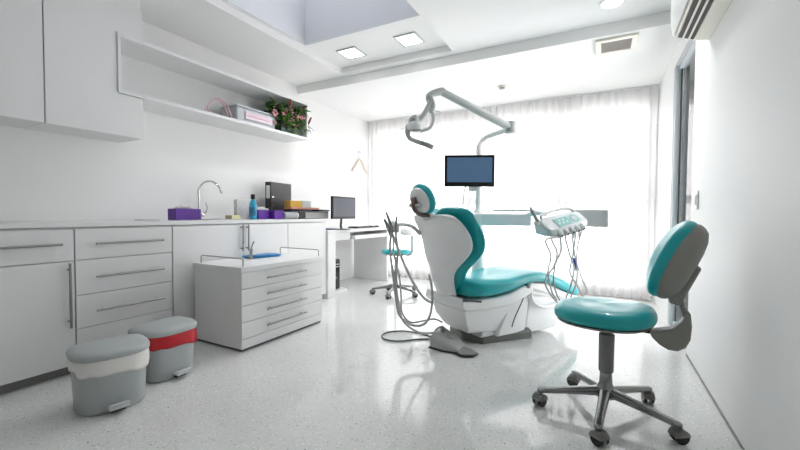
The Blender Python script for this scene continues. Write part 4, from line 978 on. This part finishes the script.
# air conditioner
ay0, ay1 = 1.35, 2.95
t = thing('air_conditioner', 'white wall air conditioner with dark louvres high on the right wall', 'air conditioner', (.45, 2.15, 2.08))
prf = [(RX-.001, 2.07), (.475, 2.083), (.47, 2.105), (.405, 2.125), (.39, 2.115), (.372, 2.135), (.36, 2.20), (.358, 2.36), (.378, 2.40), (RX-.001, 2.40)]
bm = B(); prism(bm, [(x, ay0, z) for x, z in prf], (0, ay1-ay0, 0)); obj('housing', bm, 'cream', t, bev=.003)
bm = B(); prism(bm, [(x, ay0+.02, z) for x, z in [(.472, 2.084), (.468, 2.104), (.406, 2.123), (.394, 2.112)]], (0, ay1-ay0-.035, 0)); obj('outlet_slot', bm, 'shadow', t)
for x, z in ((.447, 2.084), (.418, 2.096)):
    bm = B(); prism(bm, [(x-.005, ay0+.015, z+.003), (x+.005, ay0+.015, z), (x+.004, ay0+.015, z+.006), (x-.004, ay0+.015, z+.009)], (0, ay1-ay0-.022, 0)); obj('louvre', bm, 'cream', t, bev=.0015)
bm = B(); prism(bm, [(x, ay0+.001, z) for x, z in [(.371, 2.125), (.356, 2.19), (.352, 2.36), (.360, 2.375), (.357, 2.20)]], (0, ay1-ay0-.002, 0)); obj('front_panel', bm, 'white_pl', t, bev=.002)
# wall switch
c = PA(697.5, 200, 0, RX)
t = thing('light_switch', 'small white switch plate on the right wall beside the glass door', 'switch', (RX-.006, c.y, c.z-.06))
obj('plate', box(B(), RX-.010, RX-.0005, c.y-.04, c.y+.04, c.z-.06, c.z+.06), 'white_pl', t, bev=.003)
obj('rocker', box(B(), RX-.015, RX-.010, c.y-.02, c.y+.02, c.z-.035, c.z+.035), 'label', t, bev=.002)

# ------------------------------------------------------------------ light
w = bpy.data.worlds.new('daylight'); sc.world = w; w.use_nodes = True
nt = w.node_tree; nt.nodes.clear()
o_ = nt.nodes.new('ShaderNodeOutputWorld'); bg = nt.nodes.new('ShaderNodeBackground'); bg.inputs[1].default_value = 5.2
tc = nt.nodes.new('ShaderNodeTexCoord'); sp = nt.nodes.new('ShaderNodeSeparateXYZ'); cr = nt.nodes.new('ShaderNodeValToRGB')
nt.links.new(tc.outputs['Generated'], sp.inputs[0]); nt.links.new(sp.outputs[2], cr.inputs[0])
cr.color_ramp.elements[0].position = 0; cr.color_ramp.elements[0].color = (1, 1, .99, 1)
cr.color_ramp.elements[1].position = .9; cr.color_ramp.elements[1].color = (.80, .88, 1, 1)
nt.links.new(cr.outputs[0], bg.inputs[0]); nt.links.new(bg.outputs[0], o_.inputs[0])
def portal(name, loc, rot, sx, sy):
    l = bpy.data.lights.new(name, 'AREA'); l.shape = 'RECTANGLE'; l.size = sx; l.size_y = sy; l.cycles.is_portal = True
    o = bpy.data.objects.new(name, l); COL.objects.link(o); o.location = loc; o.rotation_euler = rot
portal('daylight_window', ((WX0+WX1)/2, BY+.19, (WZ0+WZ1)/2), (-PI/2, 0, 0), WX1-WX0, WZ1-WZ0)
portal('daylight_door', (RX+.14, (DY0+DY1)/2, DZ/2), (0, PI/2, 0), DZ, DY1-DY0)
sl = bpy.data.lights.new('sun', 'SUN'); sl.energy = 7; sl.angle = math.radians(2); sl.color = (1, .97, .92)
so = bpy.data.objects.new('sun', sl); COL.objects.link(so)
sv = V((-.50, -.70, -1.35)).normalized(); so.rotation_euler = sv.to_track_quat('-Z', 'Y').to_euler(); so.location = (3, 8, 6)
def down(name, x, y, z, e, r=.07):
    l = bpy.data.lights.new(name, 'SPOT'); l.energy = e; l.spot_size = math.radians(150); l.spot_blend = .8; l.shadow_soft_size = r
    o = bpy.data.objects.new(name, l); COL.objects.link(o); o.location = (x, y, z)
for o in [o for o in sc.objects if o.name.startswith('ceiling_light')]: down('lamp_light', o.location.x, o.location.y, o.location.z-.02, 30)

sc.view_settings.view_transform = 'Standard'; sc.view_settings.look = 'None'; sc.view_settings.gamma = 1; sc.view_settings.exposure = 0.28
sc.view_settings.use_curve_mapping = False
cy = sc.cycles; cy.use_denoising = True; cy.max_bounces = 12; cy.diffuse_bounces = 7; cy.glossy_bounces = 5; cy.transparent_max_bounces = 16; cy.transmission_bounces = 8
cy.sample_clamp_indirect = 6; cy.caustics_reflective = False; cy.caustics_refractive = False
